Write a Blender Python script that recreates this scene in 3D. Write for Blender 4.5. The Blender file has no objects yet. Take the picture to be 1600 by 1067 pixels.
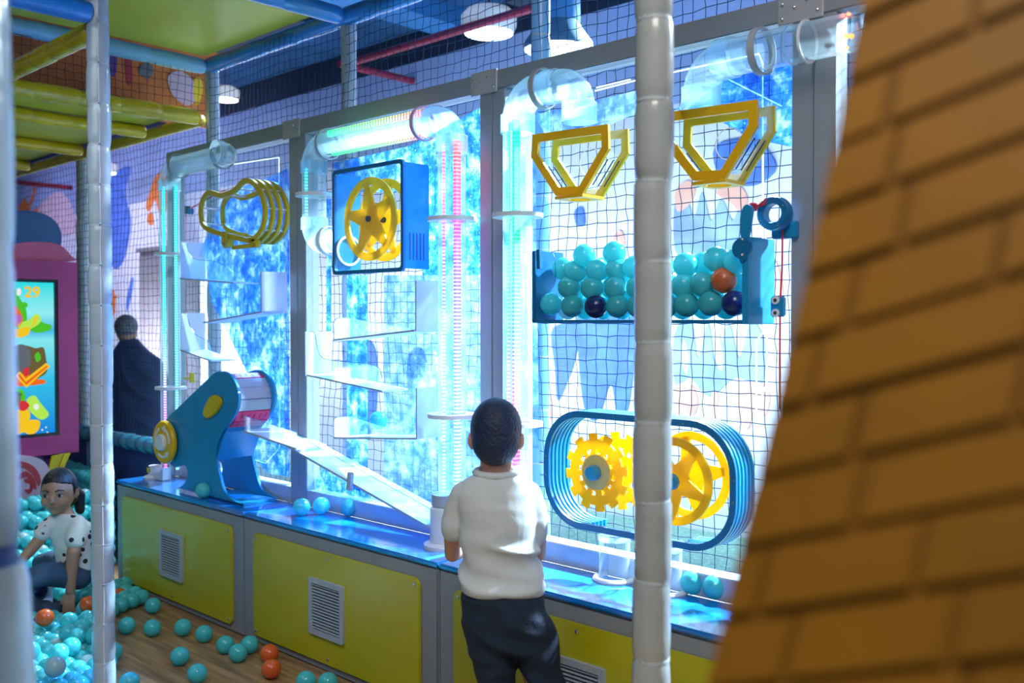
import bpy, bmesh, math, random
from mathutils import Vector, Matrix
random.seed(7)
V = Vector
sc = bpy.context.scene
COL = sc.collection
# ------------------------------------------------------------ camera, world, light, exposure
F = 1500.0; YAW = math.radians(43.51); PIT = math.atan(33.5/1500); EYE = V((0, 0, 1.338))
FW = V((-math.sin(YAW)*math.cos(PIT), math.cos(YAW)*math.cos(PIT), -math.sin(PIT)))
RT = V((math.cos(YAW), math.sin(YAW), 0)); UP = RT.cross(FW)
cd = bpy.data.cameras.new('camera'); cam = bpy.data.objects.new('camera', cd); COL.objects.link(cam)
cam.location = EYE
cam.rotation_euler = (math.pi/2 - PIT, 0, YAW)
cd.sensor_width = 36; cd.lens = 36*F/1600; cd.clip_start = 0.05
cd.dof.use_dof = True; cd.dof.focus_distance = 3.3; cd.dof.aperture_fstop = 2.8
sc.camera = cam
w = bpy.data.worlds.new('world'); sc.world = w; w.use_nodes = True
w.node_tree.nodes['Background'].inputs[0].default_value = (.40, .56, .80, 1)
w.node_tree.nodes['Background'].inputs[1].default_value = .13
def area(name, loc, target, sx, sy, power, col, spread=180):
    l = bpy.data.lights.new(name, 'AREA'); l.shape = 'RECTANGLE'; l.size = sx; l.size_y = sy
    l.energy = power; l.color = col; l.spread = math.radians(spread)
    o = bpy.data.objects.new(name, l); COL.objects.link(o); o.location = loc
    o.rotation_euler = (V(target)-V(loc)).to_track_quat('-Z', 'Y').to_euler(); return o
area('wall_wash_fill', (-2.9, 3.7, 1.1), (-2.9, 5.2, 1.3), 6.5, .5, 98, (.74, .87, 1), 125)  # added, unseen area lights that brighten the mural wall behind the bays
area('wall_wash_fill', (-7.0, 3.7, 1.1), (-6.8, 5.2, 1.2), 3.5, .4, 26, (.82, .86, 1), 120)
area('wall_wash_fill', (-11.5, 3.2, 3.5), (-11.5, 5.2, 1.4), 5.0, .4, 60, (.60, .58, 1), 130)  # added violet wash for the far left of the mural wall
area('overhead_fill', (-5.7, 1.2, 2.3), (-5.6, 1.8, .2), .8, .8, 5, (.85, .9, 1), 150)  # added fill under the lower deck, lifts the unlit pit posts
area('wall_wash_fill', (-9.4, 4.1, .8), (-9.5, 5.2, 1.1), 1.6, .4, 55, (.9, .93, 1), 140)  # added wash whitening the wall seen through the first bay
area('spot_lamp', (-2.6, 4.9, 3.45), (-2.5, 2.2, .5), .16, .16, 260, (.62, .84, 1), 60)
area('spot_lamp', (.1, 4.8, 3.45), (-1.4, 2.2, .5), .15, .15, 160, (.7, .87, 1), 60)
area('spot_lamp', (-5.4, 3.9, 3.3), (-4.3, 2.2, .6), .2, .2, 60, (.6, .82, 1), 60)
area('overhead_fill', (.1, .1, 3.6), (-1.4, 1.9, .5), 1.4, 1.4, 25, (1, .96, .90), 100)  # unseen soft room fill from above the front side
area('overhead_fill', (-3.0, .5, 2.3), (-3.9, 1.7, .2), 1.0, 1.0, 7, (.72, .88, 1), 120)  # unseen low fill over the girl's corner, no fitting modelled
area('blue_ceiling_fill', (-2.5, 4.3, 2.7), (-2.5, 4.0, 4.2), 5, .6, 22, (.2, .5, 1))  # added, unseen blue light thrown up to tint the ceiling
area('blue_ceiling_fill', (-8, 4.0, 2.7), (-8, 4.0, 4.2), 4, .6, 7, (.3, .5, 1))
sc.view_settings.view_transform = 'Standard'; sc.view_settings.look = 'None'
sc.view_settings.gamma = 1; sc.view_settings.use_curve_mapping = False
sc.view_settings.exposure = 0.0
sc.cycles.transparent_max_bounces = 40; sc.cycles.max_bounces = 10
sc.cycles.sample_clamp_indirect = 4
# ------------------------------------------------------------ pixel -> world point on a real plane
def ray(px, py): return FW + RT*((px-800)/F) - UP*((py-533.5)/F)
def WY(px, py, Y): d = ray(px, py); return EYE + d*(Y/d.y)
def WX(px, py, X): d = ray(px, py); return EYE + d*(X/d.x)
def WZ(px, py, Z): d = ray(px, py); return EYE + d*((Z-EYE.z)/d.z)
def WD(px, py, dd): return EYE + ray(px, py)*dd
def WP(px, py, p0, n): d = ray(px, py); return EYE + d*((p0-EYE).dot(n)/d.dot(n))
def px_of(p):
    q = V(p)-EYE; z = q.dot(FW); return 800+F*q.dot(RT)/z, 533.5-F*q.dot(UP)/z
# ------------------------------------------------------------ materials
M = {}
def nt(name):
    m = bpy.data.materials.new(name); m.use_nodes = True; M[name] = m
    t = m.node_tree; b = t.nodes.get('Principled BSDF'); return m, t, b
def noise(t, scale, detail=3, coord='Object', stretch=None, rough=.5):
    tc = t.nodes.new('ShaderNodeTexCoord'); n = t.nodes.new('ShaderNodeTexNoise')
    n.inputs['Scale'].default_value = scale; n.inputs['Detail'].default_value = detail
    n.inputs['Roughness'].default_value = rough
    if stretch:
        mp = t.nodes.new('ShaderNodeMapping'); mp.inputs['Scale'].default_value = stretch
        t.links.new(tc.outputs[coord], mp.inputs[0]); t.links.new(mp.outputs[0], n.inputs['Vector'])
    else: t.links.new(tc.outputs[coord], n.inputs['Vector'])
    return n
def ramp(t, src, stops):
    r = t.nodes.new('ShaderNodeValToRGB'); e = r.color_ramp.elements
    while len(e) < len(stops): e.new(.5)
    for i, (p, c) in enumerate(stops):
        e[i].position = p; e[i].color = (*c, 1) if len(c) == 3 else c
    t.links.new(src, r.inputs[0]); return r
def mat(name, col, rough=.5, metal=0, var=.08, vscale=6, bump=0, bscale=40, coat=0, trans=0, spec=.5, stretch=None):
    m, t, b = nt(name)
    n = noise(t, vscale, 3, stretch=stretch)
    lo = tuple(max(0, c*(1-var)) for c in col); hi = tuple(min(1, c*(1+var)) for c in col)
    r = ramp(t, n.outputs['Fac'], [(.3, lo), (.7, hi)])
    t.links.new(r.outputs[0], b.inputs['Base Color'])
    b.inputs['Roughness'].default_value = rough; b.inputs['Metallic'].default_value = metal
    b.inputs['Coat Weight'].default_value = coat; b.inputs['Coat Roughness'].default_value = .1
    b.inputs['Specular IOR Level'].default_value = spec
    if bump:
        n2 = noise(t, bscale, 4, stretch=stretch); bp = t.nodes.new('ShaderNodeBump')
        bp.inputs['Strength'].default_value = bump; bp.inputs['Distance'].default_value = .01
        t.links.new(n2.outputs['Fac'], bp.inputs['Height']); t.links.new(bp.outputs[0], b.inputs['Normal'])
    if trans:
        tr = t.nodes.new('ShaderNodeBsdfTranslucent'); mx = t.nodes.new('ShaderNodeMixShader')
        t.links.new(r.outputs[0], tr.inputs[0]); mx.inputs[0].default_value = trans
        t.links.new(b.outputs[0], mx.inputs[1]); t.links.new(tr.outputs[0], mx.inputs[2])
        t.links.new(mx.outputs[0], t.nodes['Material Output'].inputs[0])
    return m
def emit(name, col, st):
    m, t, b = nt(name); e = t.nodes.new('ShaderNodeEmission')
    e.inputs[0].default_value = (*col, 1); e.inputs[1].default_value = st
    t.links.new(e.outputs[0], t.nodes['Material Output'].inputs[0]); return m
def clear(name, tint=(1, 1, 1), edge=(.8, .95, 1), body=.04, power=2.5, gloss=1.0, rough=.04, trs=False):
    """clear plastic: transparent, whitish at grazing angles, with a sharp gloss"""
    m, t, b = nt(name); t.nodes.remove(b)
    tp = t.nodes.new('ShaderNodeBsdfTransparent'); tp.inputs[0].default_value = (*tint, 1)
    df = t.nodes.new('ShaderNodeBsdfTranslucent' if trs else 'ShaderNodeBsdfDiffuse'); df.inputs[0].default_value = (*edge, 1)
    gl = t.nodes.new('ShaderNodeBsdfGlossy'); gl.inputs['Roughness'].default_value = rough
    lw = t.nodes.new('ShaderNodeLayerWeight'); lw.inputs[0].default_value = .5
    pw = t.nodes.new('ShaderNodeMath'); pw.operation = 'POWER'; pw.inputs[1].default_value = power
    t.links.new(lw.outputs['Facing'], pw.inputs[0])
    ad = t.nodes.new('ShaderNodeMath'); ad.operation = 'MULTIPLY_ADD'; ad.inputs[1].default_value = .6; ad.inputs[2].default_value = body
    t.links.new(pw.outputs[0], ad.inputs[0])
    m1 = t.nodes.new('ShaderNodeMixShader'); t.links.new(ad.outputs[0], m1.inputs[0])
    t.links.new(tp.outputs[0], m1.inputs[1]); t.links.new(df.outputs[0], m1.inputs[2])
    p5 = t.nodes.new('ShaderNodeMath'); p5.operation = 'POWER'; p5.inputs[1].default_value = 5; t.links.new(lw.outputs['Facing'], p5.inputs[0])
    fr = t.nodes.new('ShaderNodeMath'); fr.operation = 'MULTIPLY_ADD'; fr.inputs[1].default_value = .9; fr.inputs[2].default_value = .035; t.links.new(p5.outputs[0], fr.inputs[0])
    fm = t.nodes.new('ShaderNodeMath'); fm.operation = 'MULTIPLY'; fm.inputs[1].default_value = gloss
    t.links.new(fr.outputs[0], fm.inputs[0])
    m2 = t.nodes.new('ShaderNodeMixShader'); t.links.new(fm.outputs[0], m2.inputs[0])
    t.links.new(m1.outputs[0], m2.inputs[1]); t.links.new(gl.outputs[0], m2.inputs[2])
    t.links.new(m2.outputs[0], t.nodes['Material Output'].inputs[0]); return m
mat('wood_floor', (.30, .17, .08), .35, var=.45, vscale=3, stretch=(1, 14, 1), bump=.05, bscale=20)
mat('turf', (.42, .75, .55), .9, var=.4, vscale=60, bump=.4, bscale=200)
mat('ceiling_blue', (.03, .12, .30), .8, var=.3, vscale=2)
mat('duct_blue', (.05, .25, .60), .6, var=.2, vscale=3)
mat('duct_dark', (.01, .02, .05), .6)
mat('mural_white', (.80, .82, .92), .7, var=.06, vscale=1.5)
mat('wall_band_blue', (.34, .45, .76), .7, var=.12, vscale=1.5)
mat('grey_column', (.16, .15, .19), .8)
mat('mural_orange', (.85, .22, .04), .7); mat('mural_blue', (.10, .22, .75), .7, var=.25)
mat('mural_slate', (.30, .42, .62), .7, var=.3, vscale=3); mat('mural_salmon', (.95, .45, .35), .7, var=.2, vscale=4)
mat('mural_green', (.65, .85, .55), .7, var=.2); mat('mural_pink', (.8, .6, .68), .7)
mat('pit_wall_blue', (.02, .05, .20), .6); mat('purple', (.12, .05, .25), .6)
mat('grey_vinyl', (.23, .245, .27), .55, var=.08, vscale=5, bump=.15, bscale=14, stretch=(1, 1, .25))
mat('yellow_panel', (.45, .41, .004), .38, var=.12, vscale=1.5, coat=.2)
mat('blue_vinyl', (.01, .20, .62), .13, var=.08, vscale=3, bump=.03, bscale=8, coat=1)
mat('alloy', (.33, .38, .44), .38, metal=.35, var=.05, vscale=3)
mat('alloy_light', (.55, .57, .60), .35, metal=.4)
mat('screw', (.6, .6, .62), .25, metal=.9); mat('vent_grey', (.35, .40, .46), .5); mat('vent_dark', (.04, .05, .07), .7)
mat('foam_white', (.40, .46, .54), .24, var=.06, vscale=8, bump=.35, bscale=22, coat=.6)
mat('foam_white_shaded', (.24, .31, .39), .24, var=.06, vscale=8, bump=.25, bscale=18, coat=.6)  # darker copy of the white foam: near post's shade put into the colour
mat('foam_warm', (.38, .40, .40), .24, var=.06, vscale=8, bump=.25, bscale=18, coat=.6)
mat('foam_blue', (.02, .22, .70), .25, var=.1, bump=.3, bscale=20, coat=.5)
mat('foam_pale_blue', (.20, .45, .75), .3, var=.1, bump=.3, bscale=20, coat=.4)
mat('foam_yellow', (.64, .44, .006), .25, var=.15, bump=.3, bscale=20, coat=.5)
mat('foam_teal', (.05, .30, .45), .2, bump=.4, bscale=25, coat=.7)
mat('tie', (.45, .5, .55), .5); mat('tie_yellow', (.6, .45, .02), .5)
mat('deck_green', (.48, .46, .04), .45, var=.12, vscale=1.2)
mat('net_black', (.008, .01, .02), .8); mat('net_blue', (.002, .035, .11), .8)
mat('play_blue', (.005, .235, .47), .4, var=.05, coat=.2); mat('play_blue_dark', (.004, .14, .33), .35, coat=.2)
mat('play_yellow', (.85, .50, .003), .4, var=.06, coat=.2, trans=.15); mat('play_olive', (.60, .44, .005), .4)
mat('play_yellow_pale', (.80, .62, .22), .4, trans=.3)
mat('gear_yellow', (.95, .62, .004), .4, trans=.4)
mat('pink_slat', (.80, .05, .16), .45); mat('white_plastic', (.78, .80, .84), .4, coat=.2, trans=.1)
mat('white_board', (.80, .82, .92), .5, trans=.6)
mat('ball_aqua', (.09, .66, .70), .22, var=.05, coat=.3, trans=.35)
mat('ball_pale', (.42, .62, .66), .25, trans=.3)
mat('ball_navy', (.005, .012, .12), .25, coat=.3); mat('ball_orange', (.75, .12, .02), .3, coat=.2, trans=.15)
mat('red_rope', (.65, .02, .05), .7); mat('dark_wire', (.08, .05, .06), .6)
mat('magenta', (.38, .03, .18), .45, var=.1, bump=.1, bscale=60); mat('black_gloss', (.01, .01, .015), .25)
mat('pink_foam', (.55, .10, .22), .5); mat('navy_foam', (.02, .10, .28), .5)
mat('swirl_pink', (.62, .42, .55), .6); mat('swirl_red', (.45, .03, .05), .5)
mat('skin_dark', (.42, .23, .15), .5, var=.05); mat('skin_light', (.55, .28, .20), .5, var=.05)
mat('hair_black', (.008, .008, .014), .45, bump=.5, bscale=90, stretch=(1, 1, .2))
mat('hair_navy', (.006, .014, .055), .5, bump=.6, bscale=120)
mat('shirt_white', (.56, .59, .61), .85, var=.04, bump=.15, bscale=30)
mat('denim_dark', (.005, .015, .038), .85, var=.25, vscale=25, bump=.2, bscale=120)
mat('denim_blue', (.04, .08, .14), .85, var=.2, vscale=20)
mat('jacket', (.02, .05, .14), .8, var=.2, vscale=5, bump=.3, bscale=14); mat('beanie', (.14, .16, .20), .95, var=.3, vscale=30)
mat('shoe', (.6, .6, .6), .6); mat('eye_white', (.6, .6, .6), .3); mat('eye_dark', (.01, .008, .008), .2); mat('lip', (.35, .10, .09), .5)
mat('red_pipe', (.35, .02, .05), .4); mat('lamp_body', (.10, .25, .40), .4)
mat('orange_pad', (.36, .145, .0015), .5, var=.22, vscale=5); mat('orange_joint', (.28, .108, .0015), .7)
mat('hazard_yellow', (.85, .55, .02), .5); mat('hazard_black', (.02, .02, .03), .5)
mat('fountain_orange', (.60, .16, .03), .6, var=.2)
clear('acrylic', (.93, .98, 1), body=.0, power=4, gloss=.5)
clear('tube_clear', (.92, .98, 1), edge=(.78, .95, 1), body=.13, power=1.6, gloss=1.0, trs=True)
clear('tube_joint', (.90, .97, 1), edge=(.8, .95, 1), body=.20, power=1.4, gloss=1.0, trs=True)
clear('acrylic_side', (.93, .98, 1), edge=(.9, .96, 1), body=.06, power=3, trs=True)
clear('cup_clear', (.92, .97, 1), edge=(.8, .92, 1), body=.05, power=1.5)
emit('lamp_white', (1, .98, .95), 9); emit('engraved_glow', (.75, .93, 1), 3.0); emit('led_red', (1, .10, .03), 12)
emit('flush_glow', (.85, .95, 1), 6)
# shirt with scattered dark motifs
m, t, b = nt('shirt_hearts'); tc = t.nodes.new('ShaderNodeTexCoord'); vo = t.nodes.new('ShaderNodeTexVoronoi')
vo.inputs['Scale'].default_value = 23; t.links.new(tc.outputs['Object'], vo.inputs['Vector'])
r = ramp(t, vo.outputs['Distance'], [(.25, (.01, .01, .015)), (.29, (.70, .70, .68))]); t.links.new(r.outputs[0], b.inputs['Base Color']); b.inputs['Roughness'].default_value = .8
# printed film with a watery blue pattern, translucent
def film(name, lo, hi, cover):
    m, t, b = nt(name); t.nodes.remove(b)
    n = noise(t, 15, 9, rough=.78); n2 = noise(t, 2.2, 3)
    tc = t.nodes.new('ShaderNodeTexCoord'); vo = t.nodes.new('ShaderNodeTexVoronoi'); vo.inputs['Scale'].default_value = 55
    t.links.new(tc.outputs['Object'], vo.inputs['Vector'])
    r = ramp(t, n.outputs['Fac'], [(.36, lo), (.50, hi), (.60, (.75, .9, 1))])
    bub = ramp(t, vo.outputs['Distance'], [(.12, (1, 1, 1)), (.2, (0, 0, 0))])
    mc = t.nodes.new('ShaderNodeMix'); mc.data_type = 'RGBA'
    t.links.new(bub.outputs[0], mc.inputs[0]); t.links.new(r.outputs[0], mc.inputs[6]); mc.inputs[7].default_value = (.6, .85, 1, 1)
    tl = t.nodes.new('ShaderNodeBsdfTranslucent'); df = t.nodes.new('ShaderNodeBsdfDiffuse'); tp = t.nodes.new('ShaderNodeBsdfTransparent')
    t.links.new(mc.outputs[2], tl.inputs[0]); t.links.new(mc.outputs[2], df.inputs[0])
    tint = t.nodes.new('ShaderNodeMix'); tint.data_type = 'RGBA'; tint.inputs[0].default_value = .25
    t.links.new(mc.outputs[2], tint.inputs[6]); tint.inputs[7].default_value = (.8, .93, 1, 1); t.links.new(tint.outputs[2], tp.inputs[0])
    m1 = t.nodes.new('ShaderNodeMixShader'); m1.inputs[0].default_value = .35
    t.links.new(tl.outputs[0], m1.inputs[1]); t.links.new(df.outputs[0], m1.inputs[2])
    al = ramp(t, n2.outputs['Fac'], [(cover, (.05,)*3), (cover+.18, (.30,)*3)])
    m2 = t.nodes.new('ShaderNodeMixShader'); t.links.new(al.outputs[0], m2.inputs[0])
    t.links.new(tp.outputs[0], m2.inputs[1]); t.links.new(m1.outputs[0], m2.inputs[2])
    t.links.new(m2.outputs[0], t.nodes['Material Output'].inputs[0])
film('film_blue', (.01, .20, .80), (.12, .46, .95), .34)
film('film_light', (.14, .38, .90), (.42, .60, .98), .46)
# LED strip: dotted, colour runs along it
def led(name, stops, st, dots=75):
    m, t, b = nt(name); t.nodes.remove(b)
    tc = t.nodes.new('ShaderNodeTexCoord'); sp = t.nodes.new('ShaderNodeSeparateXYZ'); t.links.new(tc.outputs['Generated'], sp.inputs[0])
    r = ramp(t, sp.outputs[2] if not name.endswith('across') else sp.outputs[0], stops)
    so = t.nodes.new('ShaderNodeSeparateXYZ'); t.links.new(tc.outputs['Object'], so.inputs[0])
    mu = t.nodes.new('ShaderNodeMath'); mu.operation = 'MULTIPLY'; mu.inputs[1].default_value = dots*2*math.pi
    t.links.new(so.outputs[2] if not name.endswith('across') else so.outputs[0], mu.inputs[0])
    si = t.nodes.new('ShaderNodeMath'); si.operation = 'SINE'; t.links.new(mu.outputs[0], si.inputs[0])
    ma = t.nodes.new('ShaderNodeMapRange'); ma.inputs[1].default_value = -.2; ma.inputs[2].default_value = .5; ma.inputs[3].default_value = st*.25; ma.inputs[4].default_value = st
    t.links.new(si.outputs[0], ma.inputs[0])
    e = t.nodes.new('ShaderNodeEmission'); t.links.new(r.outputs[0], e.inputs[0]); t.links.new(ma.outputs[0], e.inputs[1])
    t.links.new(e.outputs[0], t.nodes['Material Output'].inputs[0])
led('led_cyan', [(0, (1, .12, .55)), (.25, (.6, .3, 1)), (.5, (.05, 1, .7)), (1, (.0, .6, 1))], 4)
led('led_violet', [(0, (.25, .75, 1)), (.35, (.35, .55, 1)), (.65, (.45, .2, 1)), (.85, (1, .12, .45)), (1, (1, .2, .12))], 4.5)
led('led_green', [(0, (.7, .3, 1)), (.3, (1, .12, .6)), (.5, (.2, .5, 1)), (.75, (.03, 1, .4)), (1, (.01, .9, .45))], 4)
led('led_ice', [(0, (.3, .8, 1)), (1, (.02, .9, .8))], 3)
led('led_across', [(0, (.02, 1, .4)), (.5, (.4, 1, .25)), (1, (1, .25, .2))], 3.5, 60)
# screen background: lit picture
m, t, b = nt('screen_picture'); tc = t.nodes.new('ShaderNodeTexCoord'); sp = t.nodes.new('ShaderNodeSeparateXYZ'); t.links.new(tc.outputs['Generated'], sp.inputs[0])
r = ramp(t, sp.outputs[2], [(0, (.01, .25, .75)), (.35, (.04, .55, .85)), (.62, (.25, .85, .9)), (.68, (.06, .5, .8)), (.8, (.3, .9, .95)), (1, (.02, .75, .8))])
e = t.nodes.new('ShaderNodeEmission'); t.links.new(r.outputs[0], e.inputs[0]); e.inputs[1].default_value = .95; t.links.new(e.outputs[0], t.nodes['Material Output'].inputs[0])
for nme, c in dict(s_green=(.08, .6, .03), s_dark=(.06, .11, .05), s_yellow=(1, .62, .02), s_orange=(.95, .16, .02), s_grey=(.13, .16, .18), s_brown=(.16, .12, .05), s_red=(.7, .04, .05), s_white=(.9, .95, .9), s_purple=(.4, .15, .7), s_lime=(.5, .9, .1)).items(): emit(nme, c, .9)
# ------------------------------------------------------------ geometry helpers
class MB:
    def __init__(s): s.v = []; s.f = []
    def add(s, vs, fs):
        o = len(s.v); s.v += [V(x) for x in vs]; s.f += [tuple(i+o for i in f) for f in fs]; return s
    def box(s, a, b):
        x0, y0, z0 = a; x1, y1, z1 = b
        return s.add([(x0,y0,z0),(x1,y0,z0),(x1,y1,z0),(x0,y1,z0),(x0,y0,z1),(x1,y0,z1),(x1,y1,z1),(x0,y1,z1)],
                     [(0,3,2,1),(4,5,6,7),(0,1,5,4),(1,2,6,5),(2,3,7,6),(3,0,4,7)])
    def bar(s, a, b, wx, wz, up=V((0, 0, 1))):
        a = V(a); b = V(b); d = (b-a).normalized(); sd = d.cross(up).normalized()*wx/2; u = sd.cross(d).normalized()*wz/2
        return s.add([a-sd-u, a+sd-u, a+sd+u, a-sd+u, b-sd-u, b+sd-u, b+sd+u, b-sd+u],
                     [(0,3,2,1),(4,5,6,7),(0,1,5,4),(1,2,6,5),(2,3,7,6),(3,0,4,7)])
    def tube(s, path, r, n=12, closed=False, caps=True, inner=None):
        path = [V(p) for p in path]; m = len(path); rs = r if isinstance(r, (list, tuple)) else [r]*m
        o = []; pu = None
        for i in range(m):
            a = path[i-1] if (i > 0 or closed) else path[i]; b = path[(i+1) % m] if (i < m-1 or closed) else path[i]
            d = (b-a).normalized()
            if pu is None: pu = d.orthogonal().normalized()
            u = (pu - d*pu.dot(d)).normalized(); pu = u; v = d.cross(u)
            o += [path[i] + (u*math.cos(k*2*math.pi/n) + v*math.sin(k*2*math.pi/n))*rs[i] for k in range(n)]
        fs = []
        for i in range(m if closed else m-1):
            for k in range(n):
                a = i*n+k; b = i*n+(k+1) % n; c = ((i+1) % m)*n+(k+1) % n; d = ((i+1) % m)*n+k; fs.append((a, b, c, d))
        if caps and not closed: fs.append(tuple(range(n-1, -1, -1))); fs.append(tuple(range((m-1)*n, m*n)))
        return s.add(o, fs)
    def cyl(s, a, b, r0, r1=None, n=20, caps=True): return s.tube([a, b], [r0, r0 if r1 is None else r1], n, caps=caps)
    def lathe(s, prof, c, ax=V((0, 0, 1)), n=24, closed=False):
        """prof = [(radius, height)...] about axis ax through c"""
        ax = V(ax).normalized(); u = ax.orthogonal().normalized(); v = ax.cross(u); c = V(c)
        o = [c+ax*h+(u*math.cos(k*2*math.pi/n)+v*math.sin(k*2*math.pi/n))*r for r, h in prof for k in range(n)]
        m = len(prof); fs = []
        for i in range(m if closed else m-1):
            for k in range(n): fs.append((i*n+k, i*n+(k+1) % n, ((i+1) % m)*n+(k+1) % n, ((i+1) % m)*n+k))
        if not closed: fs.append(tuple(range(n-1, -1, -1))); fs.append(tuple(range((m-1)*n, m*n)))
        return s.add(o, fs)
    def prism(s, pts, d):
        pts = [V(p) for p in pts]; d = V(d); n = len(pts)
        return s.add(pts+[p+d for p in pts], [tuple(range(n-1, -1, -1)), tuple(range(n, 2*n))]+[(i, (i+1) % n, n+(i+1) % n, n+i) for i in range(n)])
    def ring(s, outer, inner, d):
        n = len(outer); d = V(d); o = [V(p) for p in outer]; i_ = [V(p) for p in inner]
        vs = o+i_+[p+d for p in o]+[p+d for p in i_]; fs = []
        for i in range(n):
            j = (i+1) % n
            fs += [(i, j, n+j, n+i), (2*n+i, 3*n+i, 3*n+j, 2*n+j), (i, 2*n+i, 2*n+j, j), (n+i, n+j, 3*n+j, 3*n+i)]
        return s.add(vs, fs)
    def ball(s, c, r, n=12, m=8, sc=(1, 1, 1), M3=None):
        o = []; c = V(c)
        for i in range(m+1):
            a = math.pi*i/m
            for k in range(n):
                b = 2*math.pi*k/n; p = V((math.sin(a)*math.cos(b)*sc[0]*r, math.sin(a)*math.sin(b)*sc[1]*r, math.cos(a)*sc[2]*r))
                if M3: p = M3 @ p
                o.append(c+p)
        return s.add(o, [(i*n+k, (i+1)*n+k, (i+1)*n+(k+1) % n, i*n+(k+1) % n) for i in range(m) for k in range(n)])
    def polar(s, c, u, v, w_, radii, n, keep, wob=None):
        """plate of polar cells in plane (u,v), thickness vector w_; keep(ring,seg)"""
        c = V(c); R = len(radii)
        def P(i, j, k):
            a = 2*math.pi*(j % n)/n; r = radii[i] if not wob else wob(i, j % n, radii[i])
            return c+(u*math.cos(a)+v*math.sin(a))*r+w_*k
        vs = [P(i, j, k) for k in (0, 1) for i in range(R) for j in range(n)]; idx = lambda i, j, k: k*R*n+i*n+(j % n); fs = []
        for i in range(R-1):
            for j in range(n):
                if not keep(i, j): continue
                fs += [(idx(i,j,0), idx(i,j+1,0), idx(i+1,j+1,0), idx(i+1,j,0)), (idx(i,j,1), idx(i+1,j,1), idx(i+1,j+1,1), idx(i,j+1,1))]
                if i == 0 or not keep(i-1, j): fs.append((idx(i,j,0), idx(i,j,1), idx(i,j+1,1), idx(i,j+1,0)))
                if i == R-2 or not keep(i+1, j): fs.append((idx(i+1,j,0), idx(i+1,j+1,0), idx(i+1,j+1,1), idx(i+1,j,1)))
                if not keep(i, (j-1) % n): fs.append((idx(i,j,0), idx(i+1,j,0), idx(i+1,j,1), idx(i,j,1)))
                if not keep(i, (j+1) % n): fs.append((idx(i,j+1,0), idx(i,j+1,1), idx(i+1,j+1,1), idx(i+1,j+1,0)))
        return s.add(vs, fs)
    def build(s, name, m, parent=None, smooth=35, loc=None, bevel=0):
        org = parent_loc(parent) if parent else (V(loc) if loc is not None else base_of(s.v))
        me = bpy.data.meshes.new(name); me.from_pydata([v-org for v in s.v], [], s.f); me.update()
        bm = bmesh.new(); bm.from_mesh(me)
        if bevel:
            bmesh.ops.bevel(bm, geom=[e for e in bm.edges if len(e.link_faces) == 2 and e.calc_face_angle(0) > .6], offset=bevel, segments=2, affect='EDGES', clamp_overlap=True)
        used = [v for v in bm.verts if not v.link_faces]; bmesh.ops.delete(bm, geom=used, context='VERTS')
        bmesh.ops.recalc_face_normals(bm, faces=bm.faces); bm.to_mesh(me); bm.free()
        if smooth:
            me.polygons.foreach_set('use_smooth', [True]*len(me.polygons)); me.set_sharp_from_angle(angle=math.radians(smooth))
        me.materials.append(M[m] if isinstance(m, str) else m)
        o = bpy.data.objects.new(name, me); COL.objects.link(o)
        if parent: o.parent = parent
        else: o.location = org
        return o
def base_of(vs):
    n = len(vs); return V((sum(v.x for v in vs)/n, sum(v.y for v in vs)/n, min(v.z for v in vs)))
def parent_loc(p):
    l = V((0, 0, 0))
    while p: l += p.location; p = p.parent
    return l
def tag(o, label=None, cat=None, group=None, kind=None):
    if label: o['label'] = label
    if cat: o['category'] = cat
    if group: o['group'] = group
    if kind: o['kind'] = kind
    return o
def thing(name, loc, label, cat, group=None):
    o = bpy.data.objects.new(name, None); COL.objects.link(o); o.location = V(loc); o.empty_display_size = .05
    return tag(o, label, cat, group)
def copy_tree(o, parent=None):
    c = o.copy(); COL.objects.link(c); c.parent = parent
    for ch in list(o.children): copy_tree(ch, c)
    return c
def struct(name, mb, m, parent=None, **k):
    o = mb.build(name, m, parent, **k)
    if not parent: o['kind'] = 'structure'
    return o
def smooth_closed(pts, k=5):
    pts = [V(p) for p in pts]; n = len(pts); out = []
    for i in range(n):
        p0, p1, p2, p3 = pts[i-1], pts[i], pts[(i+1) % n], pts[(i+2) % n]
        for j in range(k):
            t = j/k; out.append(.5*((2*p1)+(p2-p0)*t+(2*p0-5*p1+4*p2-p3)*t*t+(3*p1-p0-3*p2+p3)*t**3))
    return out
def smooth_open(pts, k=6):
    pts = [V(p) for p in pts]; q = [pts[0]*2-pts[1]]+pts+[pts[-1]*2-pts[-2]]; out = []
    for i in range(1, len(q)-2):
        p0, p1, p2, p3 = q[i-1:i+3]
        for j in range(k):
            t = j/k; out.append(.5*((2*p1)+(p2-p0)*t+(2*p0-5*p1+4*p2-p3)*t*t+(3*p1-p0-3*p2+p3)*t**3))
    return out+[pts[-1]]
def offs(pts, d, nrm=V((0, 1, 0))):
    """offset a closed planar loop by d along its own outward normal"""
    n = len(pts); c = sum(pts, V((0, 0, 0)))/n; out = []; ar = V((0, 0, 0))
    for i in range(n): ar += (pts[i]-c).cross(pts[(i+1) % n]-c)
    sg = 1 if ar.dot(nrm) > 0 else -1
    for i in range(n):
        e1 = (pts[i]-pts[i-1]).normalized(); e2 = (pts[(i+1) % n]-pts[i]).normalized()
        n1 = e1.cross(nrm)*sg; n2 = e2.cross(nrm)*sg; b = (n1+n2).normalized(); out.append(pts[i]+b*d/max(.4, b.dot(n1)))
    return out
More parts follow.
